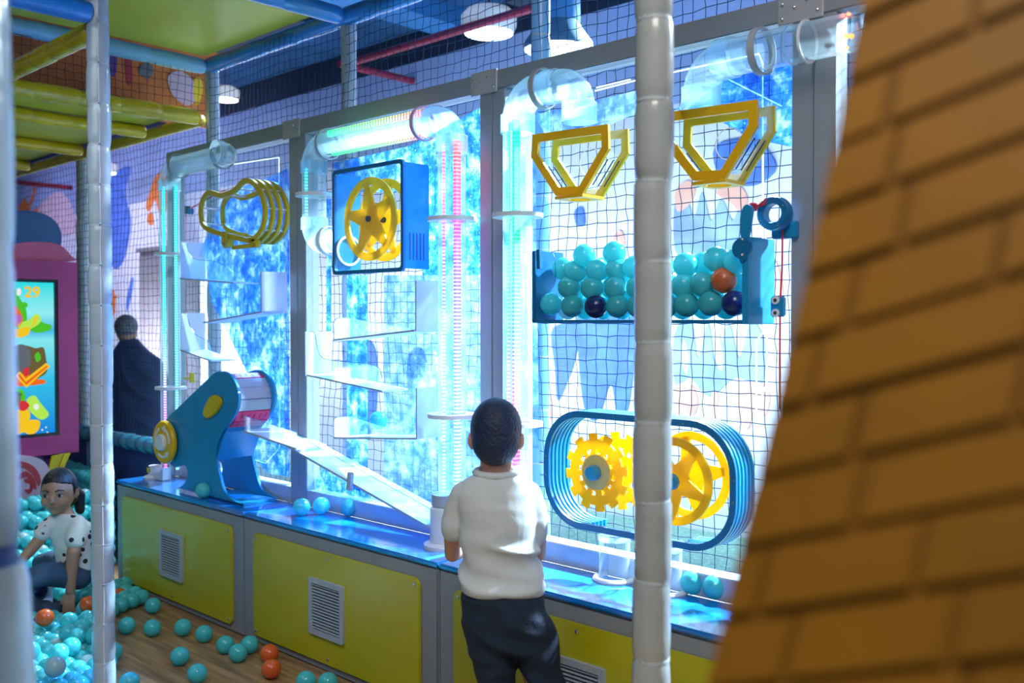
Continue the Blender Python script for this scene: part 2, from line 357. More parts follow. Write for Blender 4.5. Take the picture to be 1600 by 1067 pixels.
def rrect(c, u, v, hw, hh, r, k=5):
    c = V(c); out = []
    for sx, sy, a0 in ((1, 1, 0), (-1, 1, 90), (-1, -1, 180), (1, -1, 270)):
        for i in range(k+1):
            a = math.radians(a0+90*i/k); out.append(c+u*(sx*(hw-r)+r*math.cos(a))+v*(sy*(hh-r)+r*math.sin(a)))
    return out
def circ(c, u, v, r, n=24): return [V(c)+u*(r*math.cos(2*math.pi*i/n))+v*(r*math.sin(2*math.pi*i/n)) for i in range(n)]
X_, Y_, Z_ = V((1, 0, 0)), V((0, 1, 0)), V((0, 0, 1))
D, YC, YN, TOP, CT = 2.40, 2.14, 2.65, 2.207, .529
BX = [-5.0+.24, -3.57, -2.375, -1.18, .012, 1.2]
# ============================================================ the room
struct('floor', MB().box((-18, -3, -.05), (3, 5.25, 0)), 'wood_floor', smooth=0)
tag(MB().box((-17.9, 3.1, 0), (2.9, 5.19, .012)).build('artificial_turf', 'turf', smooth=0), 'green artificial turf laid beyond the ball wall', 'turf', kind='stuff')
struct('ceiling', MB().box((-18, 2.0, 3.7), (3, 5.3, 3.78)), 'ceiling_blue', smooth=0)
wall = struct('wall_back', MB().box((-18, 5.2, 0), (3, 5.3, 3.45)), 'mural_white', smooth=0, loc=(0, 5.2, 0))
struct('trim_1', MB().box((-18, 5.2, 3.45), (3, 5.3, 3.7)), 'duct_dark', smooth=0)
struct('trim_2', MB().box((-18, 5.198, 2.72), (3, 5.2, 3.45)), 'wall_band_blue', smooth=0)
struct('wall_left', MB().box((-18.1, -3, 0), (-18, 5.3, 3.7)), 'mural_pink', smooth=0)
# flat mural paint on the back wall: drips and splashes
ND = [0]
def drip(px, m, Y=5.2, nm='paint_splash', k=4):
    ND[0] += 1
    pts = smooth_closed([WY(x, y, Y) for x, y in px], k)
    MB().prism(pts, (0, -.003-.0007*ND[0], 0)).build(nm, m, wall, smooth=0)
for px, m in [
    ([(236,295),(243,276),(256,268),(262,300),(258,335),(248,330),(243,312),(234,330),(228,322)], 'mural_orange'),
    ([(232,335),(238,332),(240,348),(235,352),(230,345)], 'mural_orange'),
    ([(174,452),(179,455),(180,462),(188,461),(181,466),(180,488),(175,494),(173,470)], 'mural_orange'),
    ([(205,437),(209,436),(206,460),(199,487),(198,470)], 'mural_blue'),
    ([(168,300),(185,268),(205,262),(196,300),(205,345),(196,400),(182,420),(172,400)], 'mural_blue'),
    ([(30,325),(40,310),(48,330),(60,325),(52,350),(30,348)], 'mural_orange'),
    ([(52,300),(54,285),(56,300),(46,328),(42,328)], 'mural_orange'),
    ([(60,330),(90,300),(112,320),(118,360),(80,370)], 'mural_pink'),
    ([(862,520),(880,505),(905,508),(900,560),(886,600),(872,625),(868,575)], 'mural_blue'),
    ([(905,470),(950,462),(990,470),(992,560),(982,640),(966,650),(955,600),(935,655),(915,640),(905,560)], 'mural_blue'),
    ([(838,625),(858,612),(862,660),(850,690),(842,670)], 'mural_salmon'),
    ([(1056,312),(1070,290),(1085,340),(1098,300),(1112,345),(1128,310),(1146,345),(1160,320),(1170,400),(1120,385),(1085,410),(1056,390)], 'mural_slate'),
    ([(1056,300),(1075,282),(1088,296),(1078,320),(1060,330)], 'mural_salmon'),
    ([(1120,300),(1150,285),(1170,310),(1160,330),(1140,315)], 'mural_salmon'),
    ([(1056,520),(1080,500),(1092,560),(1108,505),(1120,570),(1140,505),(1156,560),(1176,500),(1196,540),(1190,600),(1150,590),(1110,620),(1080,590),(1056,600)], 'mural_slate'),
    ([(1070,530),(1078,560),(1074,585),(1066,560)], 'mural_green'), ([(1124,520),(1132,560),(1128,580),(1120,555)], 'mural_green'),
    ([(1056,605),(1080,600),(1092,625),(1084,650),(1060,648)], 'mural_salmon'),
    ([(1110,640),(1116,612),(1124,620),(1118,655),(1112,670)], 'mural_salmon'),
    ([(1150,625),(1165,600),(1190,598),(1205,620),(1196,650),(1180,640),(1172,668),(1160,664)], 'mural_salmon'),
    ([(1190,420),(1215,410),(1225,470),(1205,500),(1192,470)], 'mural_salmon'),
    ([(960,372),(972,360),(978,380),(968,396)], 'mural_salmon'), ([(900,330),(912,325),(915,350),(903,352)], 'mural_blue'),
    ([(548,540),(575,530),(590,560),(586,660),(560,700),(545,640)], 'mural_blue'),
    ([(640,560),(660,545),(672,600),(668,700),(650,735),(640,660)], 'mural_blue'),
    ([(700,540),(715,530),(722,600),(714,680),(704,640)], 'mural_blue'),
    ([(376,430),(400,400),(424,440),(420,520),(396,560),(378,500)], 'mural_blue'),
    ([(1120,230),(1180,220),(1215,260),(1180,290),(1130,280)], 'mural_blue'),
]: drip(px, m)
# red sprinkler pipes, ceiling beams, lamps
tag(MB().tube([(-6.05, 4.5, 3.3), (-3, 4.5, 3.3), (1.5, 4.5, 3.3)], .028, 10).build('sprinkler_pipe', 'red_pipe'), 'long red pipe hanging under the blue ceiling', 'pipe')
tag(MB().tube([(-6.05, 4.45, 3.3), (-6.05, 5.19, 3.3)], .028, 10).build('sprinkler_pipe', 'red_pipe'), 'short red pipe running from the long red pipe to the wall', 'pipe')
tag(MB().tube([WY(10, 283, 5.172), WY(110, 293, 5.172)], .03, 8).build('sprinkler_pipe', 'red_pipe'), 'dark red pipe high above the pink game cabinet', 'pipe')
for i, (a, b, m) in enumerate([((-5.6, 3.2, 3.55), (-5.3, 5.15, 3.7), 'duct_blue'), ((-4.1, 3.0, 3.55), (-3.75, 5.15, 3.7), 'duct_blue'), ((-2.3, 3.0, 3.5), (-1.9, 5.15, 3.7), 'duct_blue')]):
    tag(MB().box(a, b).build('ceiling_beam', m, smooth=0), ['blue ceiling beam above the oblong hoop basket', 'blue ceiling beam over the bay with the boxed wheels', 'blue ceiling beam behind the large dome lamp'][i], 'beam', 'blue beams on the ceiling')
for i, (a, b) in enumerate([((-8.5, 3.6, 3.50), (-5.9, 4.3, 3.66)), ((-4.42, 4.55, 3.42), (-4.12, 5.0, 3.62)), ((-3.5, 3.9, 3.45), (-2.5, 4.5, 3.65))]):
    tag(MB().box(a, b).build('air_duct', 'duct_dark', smooth=0, bevel=.02), ['long dark air duct on the ceiling, left of the red pipes', 'dark air duct between the ceiling beams', 'dark air duct nearest the dome lamp'][i], 'duct', 'dark ducts on the ceiling')
def disc_lamp(px, py, Y, r, label, st='lamp_white'):
    c = WY(px, py, Y); t = thing('ceiling_lamp', c, label, 'lamp')
    MB().lathe([(r*.9, .0), (r, .03), (r, .09), (r*.6, .12), (.02, .13)], c).build('housing', 'lamp_body' if st != 'lamp_white' else 'white_plastic', t)
    MB().lathe([(r*.88, -.004), (r*.88, .002)], c).build('diffuser', st, t)
    MB().cyl(c+V((0, 0, .12)), V((c.x, c.y, 3.7)), .008).build('cord', 'dark_wire', t)
disc_lamp(352, 156, 4.7, .13, 'small bright round lamp beside the pale post, left of the machine')
disc_lamp(160, 270, 4.7, .16, 'round lamp glowing low behind the front padded post')
c = WY(764, 34, 4.7); t = thing('ceiling_lamp', c, 'white drum lamp under the red pipe', 'lamp')
MB().lathe([(.17, 0), (.19, .05), (.19, .12), (.15, .16), (.02, .17)], c-V((0, 0, .08))).build('housing', 'white_plastic', t)
MB().lathe([(.165, -.083), (.165, -.079)], c).build('diffuser', 'flush_glow', t); MB().cyl(c+V((0, 0, .08)), (c.x, c.y, 3.7), .008).build('cord', 'dark_wire', t)
c = WY(872, 78, 3.6); t = thing('pendant_lamp', c, 'large dome pendant lamp glowing white above the machine', 'lamp')
MB().lathe([(.175, 0), (.17, .03), (.12, .10), (.105, .13)], c).build('dome', 'lamp_body', t)
MB().lathe([(.105, .13), (.11, .14), (.11, .24), (.09, .26), (.02, .27)], c).build('neck', 'duct_blue', t)
MB().lathe([(.165, .0), (.165, .006)], c).build('diffuser', 'lamp_white', t); MB().cyl(c+V((0, 0, .26)), (c.x, c.y, 3.7), .01).build('cord', 'dark_wire', t)
# dark column of shadow on the mural, built as a solid grey box
a = WY(233, 600, 4.9); b = WY(261, 392, 4.9); t = thing('shadow_box', (a.x, 5.0, 0), 'tall dark grey box standing in for a shadow on the painted wall', 'cabinet')
MB().box((a.x, 4.8, 0), (b.x+.15, 5.18, b.z)).build('body', 'grey_column', t, bevel=.01)
MB().box((a.x-.02, 4.77, b.z), (b.x+.17, 5.18, b.z+.04)).build('top', 'grey_column', t); MB().box((a.x+.03, 4.785, .1), (b.x+.12, 4.8, b.z-.05)).build('front_panel', 'grey_column', t)
# ============================================================ safety nets
def net(name, org, u, v, nu, nv, cell_u, cell_v, r, m, label, wob=.004, seed=1):
    rnd = random.Random(seed); org = V(org); n = u.cross(v).normalized()
    P = [[org+u*(i*cell_u+rnd.uniform(-wob, wob))+v*(j*cell_v+rnd.uniform(-wob, wob))+n*(rnd.uniform(-wob, wob)*.5+.02*math.sin(i*.31)*math.sin(j*.23)) for j in range(nv+1)] for i in range(nu+1)]
    mb = MB()
    def strand(path, s):
        o = []
        for p in path: o += [p+s*r, p+n*r, p-s*r, p-n*r]
        mb.add(o, [(4*i+k, 4*i+(k+1) % 4, 4*i+4+(k+1) % 4, 4*i+4+k) for i in range(len(path)-1) for k in range(4)])
    for i in range(nu+1): strand(P[i], u)
    for j in range(nv+1): strand([P[i][j] for i in range(nu+1)], v)
    return tag(mb.build(name, m, smooth=0), label, 'net')
net('safety_net', (-4.76, YN, .50), X_, Z_, 112, 51, .0435, .0435, .0015, 'net_blue', 'black knotted safety net hanging behind the clear machine bays')
net('safety_net', (-8.3, YN, .60), X_, Z_, 76, 41, .046, .044, .0013, 'net_black', 'black safety net beside the machine, left of the first bay')
net('safety_net', (-4.81, .6, 2.47), Y_, Z_, 50, 6, .041, .041, .0013, 'net_black', 'strip of black net between the two yellow-green decks')
# ============================================================ padded posts and beams
def padded(name, a, b, r, m, tm, label, cat, seg=.14, amp=.10, group=None, tie_r=.0, n=18):
    a = V(a); b = V(b); L = (b-a).length; d = (b-a).normalized(); t = thing(name, a, label, cat, group)
    ns = max(1, round(L/seg)); path = []; rs = []; rnd = random.Random(int(a.x*100+b.z*77))
    sd = d.orthogonal().normalized()
    for i in range(ns):
        j = rnd.uniform(.96, 1.04); o = sd*rnd.uniform(-.002, .002)
        for f, k in ((0, .90), (.06, 1-amp*.35), (.22, 1), (.5, 1.0), (.78, 1.0), (.94, 1-amp*.3)):
            path.append(a+d*(L*(i+f)/ns)+o); rs.append(r*k*(j if .1 < f < .9 else 1))
    path.append(b); rs.append(r*.9)
    MB().tube(path, rs, n).build('foam_sleeve', m, t, smooth=80)
    for i in range(1, ns):
        p = a+d*(L*i/ns); MB().tube([p-d*.003, p+d*.003], r*.905+.0012+tie_r, 14).build('tie_band', tm, t)
    return t
POST = 'padded climbing-frame posts'
pp = padded('padded_post', (-3.35, 1.443, 0), (-3.35, 1.443, 2.50), .0385, 'foam_white', 'tie', 'white padded post rising in front of the girl, near the left cabinet', 'post')
sd = (RT*.42-FW*.9); sd.z = 0; sd.normalize(); rs_ = random.Random(4)
MB().tube([V((-3.35, 1.443, z*.05))+sd*.0385+RT*rs_.uniform(-.0015, .0015) for z in range(1, 49)], .0012, 5).build('seam', 'white_plastic', pp)
for z in range(1, 18):
    c = V((-3.35, 1.443, z*.1389))+sd*.037; MB().bar(c, c+sd*.010+V((0, 0, .004)), .006, .005).build('tie_head', 'tie', pp)
p2x = -1.134
padded('padded_post', (p2x, 1.61, 0), (p2x, 1.61, 2.75), .0395, 'foam_warm', 'tie', 'white padded post right of the boy, in front of the oblong hoop basket', 'post', seg=.165)
qa = WD(-13, 1067, 1.1); qb = WD(-21, 885, 1.1); qd = (qa-qb)/(qb.z-qa.z); q0 = qa+qd*qa.z
padded('padded_post', q0, qb, .045, 'foam_white_shaded', 'foam_blue', 'blurred white padded post at the left edge, lower half below the dark gap', 'post', seg=.42)
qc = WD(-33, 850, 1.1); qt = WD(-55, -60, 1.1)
padded('padded_post', qc, qt, .044, 'foam_white_shaded', 'foam_blue', 'blurred white padded post at the left edge, upper half', 'post', seg=.36)
tag(MB().cyl(qb-V((0, 0, .01)), qc+V((0, 0, .01)), .036).build('post_clamp', 'pit_wall_blue'), 'dark clamp joining the two halves of the blurred left post', 'clamp')
for x, z1, lab in ((-4.81, 2.70, 'pale padded post at the left end of the machine, under the blue beam corner'), (-3.59, 2.70, 'pale padded post behind the top rail, under the hazard-patterned panel'), (-2.41, 3.6, 'pale padded post beside the large dome lamp'), (-1.21, 3.6, 'pale padded post behind the white post in front of the hoop')):
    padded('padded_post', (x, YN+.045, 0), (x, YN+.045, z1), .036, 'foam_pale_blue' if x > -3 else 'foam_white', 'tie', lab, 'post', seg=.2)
padded('padded_post', (-6.52, YN+.045, 0), (-6.52, YN+.045, 2.42), .040, 'foam_white', 'tie', 'white padded post standing right behind the pink game cabinet', 'post', seg=.2)
Z1 = 2.72
padded('padded_beam', (-4.85, YN+.03, Z1), (.5, YN+.03, Z1), .042, 'foam_blue', 'foam_blue', 'bright blue padded beam running above the top of the net', 'beam', seg=.3)
padded('padded_beam', (-3.59, .5, Z1), (-3.59, YN-.01, Z1), .042, 'foam_blue', 'foam_blue', 'bright blue padded beam between green panel and hazard panel', 'beam', seg=.3)
padded('padded_beam', (-4.81, .5, Z1), (-4.81, YN-.01, Z1-.01), .042, 'foam_pale_blue', 'foam_pale_blue', 'pale blue padded beam at the edge of the upper green deck', 'beam', seg=.3)
padded('padded_beam', (-3.35, .3, 2.395), (-3.35, 1.41, 2.395), .040, 'foam_blue', 'foam_blue', 'blue padded beam joining the front post from the top left', 'beam', seg=.3)
padded('padded_beam', (-4.78, 1.443, 2.345), (-3.39, 1.443, 2.345), .036, 'foam_yellow', 'tie_yellow', 'yellow padded beam meeting the front post below the blue beam', 'beam', seg=.17)
for i, (x, lab) in enumerate(((-4.81, 'yellow padded joist nearest the machine under the lower deck'), (-5.42, 'second yellow padded joist from the machine under the lower deck'), (-6.30, 'third yellow padded joist from the machine under the lower deck'), (-7.2, 'farthest yellow padded joist under the lower deck'))):
    padded('padded_joist', (x, .5, 2.43), (x, YN-.05, 2.43), .042 if i == 0 else .036, 'foam_yellow', 'tie_yellow', lab, 'beam', seg=.21, group='yellow joists of the lower deck')
padded('padded_beam', (-8.3, YN, 2.43), (-4.86, YN, 2.43), .036, 'foam_yellow', 'tie_yellow', 'yellow padded beam along the net side of the lower deck', 'beam', seg=.21)
tag(MB().box((-4.77, .4, 2.755), (-3.64, YN-.02, 2.77)).build('deck_panel', 'deck_green', smooth=0), 'large yellow-green underside panel of the upper deck', 'panel')
tag(MB().box((-8.3, .4, 2.468), (-4.86, YN-.05, 2.48)).build('deck_panel', 'deck_green', smooth=0), 'yellow-green underside panel of the lower deck behind the yellow joists', 'panel')
t = thing('hazard_panel', (-3.0, 2.2, 2.80), 'overhead panel patterned with yellow and black blocks', 'panel')
MB().box((-3.54, .9, 2.80), (-2.3, YN-.03, 2.82)).build('backing', 'hazard_black', t, smooth=0)
rnd = random.Random(3)
for i in range(12):
    for j in range(9):
        if (i+j*2) % 3 == 0: continue
        x = -3.53+i*.1; y = YN-.13-j*.085
        MB().box((x+.006, y+.006, 2.792), (x+.094, y+.079, 2.80)).build('tile', 'hazard_yellow' if (i+j*2) % 3 == 1 or rnd.random() < .5 else 'white_plastic', t, smooth=0)
# printed orange board standing on the lower deck
t = thing('mural_board', (-5.3, 1.8, 2.5), 'orange painted board standing on the lower deck behind net', 'board')
MB().box((-5.34, .5, 2.49), (-5.30, 3.0, 3.35)).build('board', 'fountain_orange', t, smooth=0)
for ki, (pts, m) in enumerate((([(215,110),(228,96),(240,108),(232,124),(224,120)], 'grey_column'), ([(196,92),(204,88),(206,128),(198,130)], 'swirl_red'), ([(172,88),(182,88),(180,118),(172,116)], 'purple'), ([(262,120),(284,112),(310,140),(296,165),(270,150)], 'swirl_pink'), ([(303,125),(312,122),(316,140),(308,165),(302,150)], 'hazard_yellow'))):
    MB().prism(smooth_closed([WX(x, y, -5.30) for x, y in pts], 3), (.004+.001*ki, 0, 0)).build('paint_patch', m, t, smooth=0)
# pit side: teal rail and low wall under the net
t = thing('pit_wall', (-5.8, YN, 0), 'low dark blue wall of the ball pit below the net', 'wall')
MB().box((-8.3, YN-.03, 0), (-4.85, YN+.02, .56)).build('panel', 'pit_wall_blue', t, smooth=0)
MB().box((-6.30, YN-.036, .05), (-6.18, YN-.03, .56)).build('strip', 'foam_pale_blue', t, smooth=0); MB().box((-5.3, YN-.036, .05), (-5.05, YN-.03, .42)).build('strip', 'mural_pink', t, smooth=0)
padded('padded_rail', (-8.2, YN-.03, .60), (-4.86, YN-.03, .60), .05, 'foam_teal', 'pit_wall_blue', 'shiny teal padded rail along the bottom of the net', 'rail', seg=.11, amp=.4)
# ============================================================ clear bays in alloy frames
bay_lab = ['alloy-framed clear bay at the left end, with the peanut-shaped rings', 'alloy-framed clear bay holding the blue box with wheels', 'alloy-framed clear bay with ball bin and oblong hoop basket', 'alloy-framed bay at the right end, mostly behind the orange padding', 'x']
FY0, FY1 = D, D+.07; bays = []
for i in range(4):
    x0, x1 = BX[i], BX[i+1]; w_ = .0625; t = thing('window_bay', ((x0+x1)/2, FY0, CT), bay_lab[i], 'frame')
    bays.append(t)
    for s, xa in ((0, x0), (1, x1-w_)):
        MB().box((xa+.001, FY0, CT), (xa+w_-.001, FY1, TOP-.065)).build('upright', 'alloy', t, bevel=.003)
    MB().box((x0, FY0-.002, TOP-.065), (x1, FY1, TOP)).build('top_rail', 'alloy', t, bevel=.003)
    MB().box((x0+w_, FY0, CT), (x1-w_, FY1, CT+.07)).build('bottom_rail', 'alloy_light', t, bevel=.003)
    MB().box((x0+w_, FY0+.035, CT+.07), (x1-w_, FY0+.041, TOP-.065)).build('pane', 'acrylic', t, smooth=0)
    # corner bracket over the joint with its bolts
    if i:
        b = MB().box((x0-.10, FY0-.008, TOP-.075), (x0+.03, FY0-.002, TOP+.006)).build('bracket', 'alloy_light', t, bevel=.002)
        for dx, dz in ((-.085, -.02), (-.05, -.035), (-.015, -.02), (-.085, -.06), (.015, -.055)):
            MB().ball((x0+dx, FY0-.009, TOP+dz), .005, 8, 5).build('bolt', 'screw', b)
    # glowing lines engraved in the pane
    gl = {0: [[(330,262),(436,246),(437,560)], [(437,560),(433,568),(433,620),(437,628),(437,700),(415,724),(392,716)]],
          1: [[(487,420),(487,735)], [(690,450),(690,690)], [(506,430),(506,600)]],
          2: [[(930,142),(1000,124),(1186,84),(1192,100),(1192,520),(1182,532),(1182,640)], [(1192,520),(1198,520),(1198,600),(1190,620)], [(932,137),(985,124)], [(1110,110),(1222,166)], [(1196,330),(1196,520)]], 3: []}[i]
    for g in gl: MB().tube([WY(x, y, FY0+.046) for x, y in g], .0022, 6).build('engraved_line', 'engraved_glow', t)
# printed watery films behind the panes
def sheet(bay, px, m, k=0):
    Y = FY0+.0425+.003*k; x0, x1 = BX[bay]+.064, BX[bay+1]-.064; pts = []
    for x, y in px: p = WY(x, y, Y); pts.append(V((min(max(p.x, x0), x1), Y, min(max(p.z, CT+.071), TOP-.066))))
    return MB().prism(pts, (0, .002, 0)).build('printed_film', m, bays[bay], smooth=0)
sheet(0, [(352,300),(400,285),(452,262),(452,745),(420,740),(380,700),(395,600),(330,470),(318,380)], 'film_blue', 0)
sheet(1, [(510,300),(517,299),(517,590),(510,590)], 'film_blue', 0)
sheet(1, [(542,430),(574,430),(574,770),(542,762)], 'film_blue', 0)
sheet(1, [(480,745),(520,700),(545,720),(600,790),(480,765)], 'film_blue', 1)
sheet(1, [(520,255),(640,228),(750,168),(750,430),(660,430),(660,300),(520,300)], 'film_blue', 2)
sheet(1, [(600,430),(750,430),(750,835),(640,800),(600,770)], 'film_light', 3)
sheet(2, [(1056,170),(1120,130),(1238,92),(1238,230),(1170,215),(1110,180)], 'film_blue', 0)
sheet(2, [(835,180),(1000,140),(1000,175),(940,200),(860,225)], 'film_light', 1)
sheet(2, [(812,240),(836,230),(842,700),(812,700)], 'film_light', 2)
# bay 4: red indicator lights
for k, (x, y, s) in enumerate(((1324,57,.006), (1331,57,.006), (1318,24,.004), (1327,22,.004), (1324,75,.004))):
    c = WY(x, y, 2.36); tag(MB().lathe([(s, 0), (s, .008), (s*.5, .012)], c, -Y_, 10).build('indicator_light', 'led_red'), 'tiny red indicator light at the top beside the orange padding', 'light', 'red indicator lights')
# ============================================================ padded bench of cabinets
ux = [-4.80, -3.585, -2.37, -1.155, .06, 1.2]
for i in range(5):
    x0, x1 = ux[i], ux[i+1]
    lab = ['left-end padded cabinet with yellow panel and vent, nearest the girl', 'second padded cabinet from the left, yellow panel with vent', 'padded cabinet behind the boy\'s legs, yellow panel', 'padded cabinet right of the white post, mostly behind orange padding', 'padded cabinet at the far right, hidden by orange padding'][i]
    if i == 4: break
    t = thing('bench_cabinet', ((x0+x1)/2, YC, 0), lab, 'cabinet')
    MB().box((x0+.002, YC, 0), (x1-.002, D+.07, CT-.018)).build('body', 'grey_vinyl', t, bevel=.008)
    MB().box((x0+.001, YC-.006, CT-.018), (x1-.001, D, CT)).build('top_mat', 'blue_vinyl', t, bevel=.006)
    cx = (x0+x1)/2; hw = (x1-x0)/2-.085; cz = .2475; hh = .2125
    pn = MB().prism(rrect((cx, YC-.012, cz), X_, Z_, hw, hh, .03), (0, .012, 0)).build('panel', 'yellow_panel', t, bevel=.002)
    for sx in (-1, 0, 1):
        for sz in (-1, 1): MB().lathe([(.007, 0), (.007, .002), (.004, .004)], (cx+sx*(hw-.022), YC-.012, cz+sz*(hh-.022)), -Y_, 10).build('screw', 'screw', pn)
    v = MB().ring(rrect((cx, YC-.012, cz), X_, Z_, .108, .108, .006, 2), rrect((cx, YC-.012, cz), X_, Z_, .088, .088, .003, 2), (0, -.012, 0)).build('vent_frame', 'vent_grey', t)
    MB().box((cx-.09, YC-.0135, cz-.09), (cx+.09, YC-.0125, cz+.09)).build('vent_back', 'vent_dark', v, smooth=0)
    for k in range(15):
        z = cz-.082+k*.0117; MB().add([(cx-.088, YC-.022, z), (cx+.088, YC-.022, z), (cx+.088, YC-.014, z+.003), (cx-.088, YC-.014, z+.003), (cx-.088, YC-.022, z-.002), (cx+.088, YC-.022, z-.002), (cx+.088, YC-.014, z+.001), (cx-.088, YC-.014, z+.001)], [(0,1,2,3),(7,6,5,4),(0,4,5,1),(3,2,6,7),(0,3,7,4),(1,5,6,2)]).build('slat', 'vent_grey', v, smooth=0)
# ============================================================ clear light tubes
YT = 2.34; R = .05
def arc(p, d0, d1, r, n=8):
    """quarter bend starting at p, heading d0, leaving heading d1"""
    c = V(p)+V(d1)*r; return [c-V(d1)*r*math.cos(a)+V(d0)*r*math.sin(a) for a in [math.pi/2*i/n for i in range(n+1)]]
def pipe(t, path, m='tube_clear', nm='pipe', r=R): return MB().tube(path, r, 28, caps=False).build(nm, m, t, smooth=80)
def band(t, p, d, r=R+.006, w_=.025, m='tube_joint', nm='coupling'):
    p = V(p); d = V(d).normalized(); return MB().lathe([(r-.005, -w_), (r, -w_), (r, w_), (r-.005, w_)], p, d, 28, closed=True).build(nm, m, t)
def flange(t, p, d=Z_, r=.078, w_=.007, m='white_plastic'):
    return MB().lathe([(R+.001, -w_), (r, -w_), (r, w_), (R+.001, w_)], p, d, 32, closed=True).build('flange', m, t)
def strip(t, a, b, m, wd=.006):
    a = V(a); b = V(b); return MB().bar(a, b, wd*1.9, wd*1.2, up=X_ if abs(a.z-b.z) > .01 else Y_).build('led_strip', m, t, smooth=0)
def vx(px, py): return WY(px, py, YT)
# bay 1
a = vx(268, 735); x = a.x; zt = vx(268, 290).z
t = thing('light_tube', (x, YT, CT), 'clear tube glowing cyan and pink at the left end of the machine', 'tube')
pipe(t, [(x, YT, CT+.02), (x, YT, zt)]); el = arc((x, YT, zt), Z_, X_, .09); pipe(t, el, nm='elbow', m='tube_joint', r=R+.002)
xe = vx(350, 262).x; zz = zt+.09
pipe(t, [el[-1], (xe, YT, zz)]); el2 = arc((xe, YT, zz), X_, -Y_, .07); pipe(t, el2, m='tube_joint', nm='elbow')
band(t, (x, YT, zt), Z_); band(t, (x+.105, YT, zz), X_, R+.012, .008, 'vent_grey'); band(t, (xe-.01, YT, zz), X_, R+.012, .01, 'vent_grey'); band(t, el2[-1], Y_, R+.005, .015)
flange(t, (x, YT, vx(268, 397).z)); flange(t, (x, YT, vx(268, 606).z))
strip(t, (x-.043, YT-.01, CT+.05), (x-.043, YT-.01, zt), 'led_cyan'); strip(t, (x+.043, YT+.01, CT+.05), (x+.043, YT+.01, zt), 'led_ice')
# bay 2, left
xl = vx(491, 300).x; zt = vx(491, 262).z; zb = vx(491, 350).z; zz = zt+.085
t = thing('light_tube', (xl, YT, zb), 'clear tube glowing green that bends into the blue box', 'tube')
pipe(t, [(xl, YT, zb), (xl, YT, zt)]); el = arc((xl, YT, zt), Z_, X_, .085); pipe(t, el, m='tube_joint', nm='elbow', r=R+.002)
eb = arc((xl, YT, zb), -Z_, X_, .075); pipe(t, eb, m='tube_joint', nm='elbow', r=R+.002)
xbx = vx(524, 390).x; pipe(t, [eb[-1], (xbx, YT, eb[-1].z)], 'tube_joint', 'coupling')
xr = vx(706, 300).x; zr = zz-.085; pipe(t, [el[-1], (xr-.085, YT, zz)])
band(t, (xl, YT, zt), Z_); band(t, (xl, YT, zb), Z_); band(t, (xl+.10, YT, zz), X_, R+.014, .007, 'vent_grey'); band(t, (xr-.15, YT, zz), X_, R+.014, .008, 'swirl_pink'); band(t, eb[-1]+V((.03, 0, 0)), X_, R+.01, .012, 'white_plastic')
flange(t, (xl, YT, vx(491, 305).z))
strip(t, (xl-.043, YT-.01, zb), (xl-.043, YT-.01, zt), 'led_ice'); strip(t, (xl+.12, YT-.01, zz+.038), (xr-.14, YT-.01, zz+.038), 'led_across', .012); strip(t, (xl+.12, YT+.01, zz-.040), (xr-.14, YT+.01, zz-.040), 'led_across', .009)
# bay 2, right
t = thing('light_tube', (xr, YT, CT), 'tall clear tube glowing violet and red beside the blue box', 'tube')
el = [V(p) for p in arc((xr, YT, zr), Z_, -X_, .085)]; pipe(t, el, m='tube_joint', nm='elbow', r=R+.002)
pipe(t, [(xr, YT, CT+.14), (xr, YT, zr)]); band(t, (xr, YT, zr-.01), Z_, R+.008, .03); band(t, el[-1], X_, R+.006, .02)
flange(t, (xr, YT, vx(706, 343).z), r=.088); flange(t, (xr, YT, vx(706, 649).z), r=.088)
strip(t, (xr+.036, YT-.008, CT+.12), (xr+.036, YT-.008, zr), 'led_violet', .012); strip(t, (xr-.043, YT, CT+.12), (xr-.043, YT, zr), 'led_violet', .005)
MB().lathe([(.062, 0), (.088, .0), (.088, .012), (.066, .02), (.064, .14), (.052, .15)], (xr, YT-.02, CT)).build('socket', 'white_plastic', t)
MB().lathe([(.052, .15), (.060, .15), (.060, .19), (.052, .19)], (xr, YT-.02, CT)).build('collar', 'vent_grey', t)
# bay 3, left
x3 = vx(809, 300).x; zt = vx(809, 190).z; zz = zt+.09
t = thing('light_tube', (x3, YT, CT), 'tall clear tube glowing green and pink right of the divider behind the boy', 'tube')
pipe(t, [(x3, YT, CT+.02), (x3, YT, zt)]); el = arc((x3, YT, zt), Z_, X_, .09); pipe(t, el, m='tube_joint', nm='elbow', r=R+.002)
xe = vx(875, 140).x; pipe(t, [el[-1], (xe, YT, zz)], 'tube_joint'); ed = arc((xe, YT, zz), X_, -Z_, .08); pipe(t, ed, m='tube_clear', nm='elbow')
band(t, (x3, YT, zt-.01), Z_, R+.008, .03); band(t, (x3+.115, YT, zz), X_, R+.016, .01, 'vent_grey'); band(t, (x3+.15, YT, zz), X_, R+.006, .022); band(t, ed[-1]-V((0, 0, .02)), Z_, R+.006, .03)
flange(t, (x3, YT, vx(809, 337).z), r=.085); flange(t, (x3, YT, vx(809, 662).z), r=.085)
strip(t, (x3+.012, YT-.02, CT+.05), (x3+.012, YT-.02, zt), 'led_green', .012); strip(t, (x3-.043, YT, CT+.05), (x3-.043, YT, zt), 'led_green', .005)
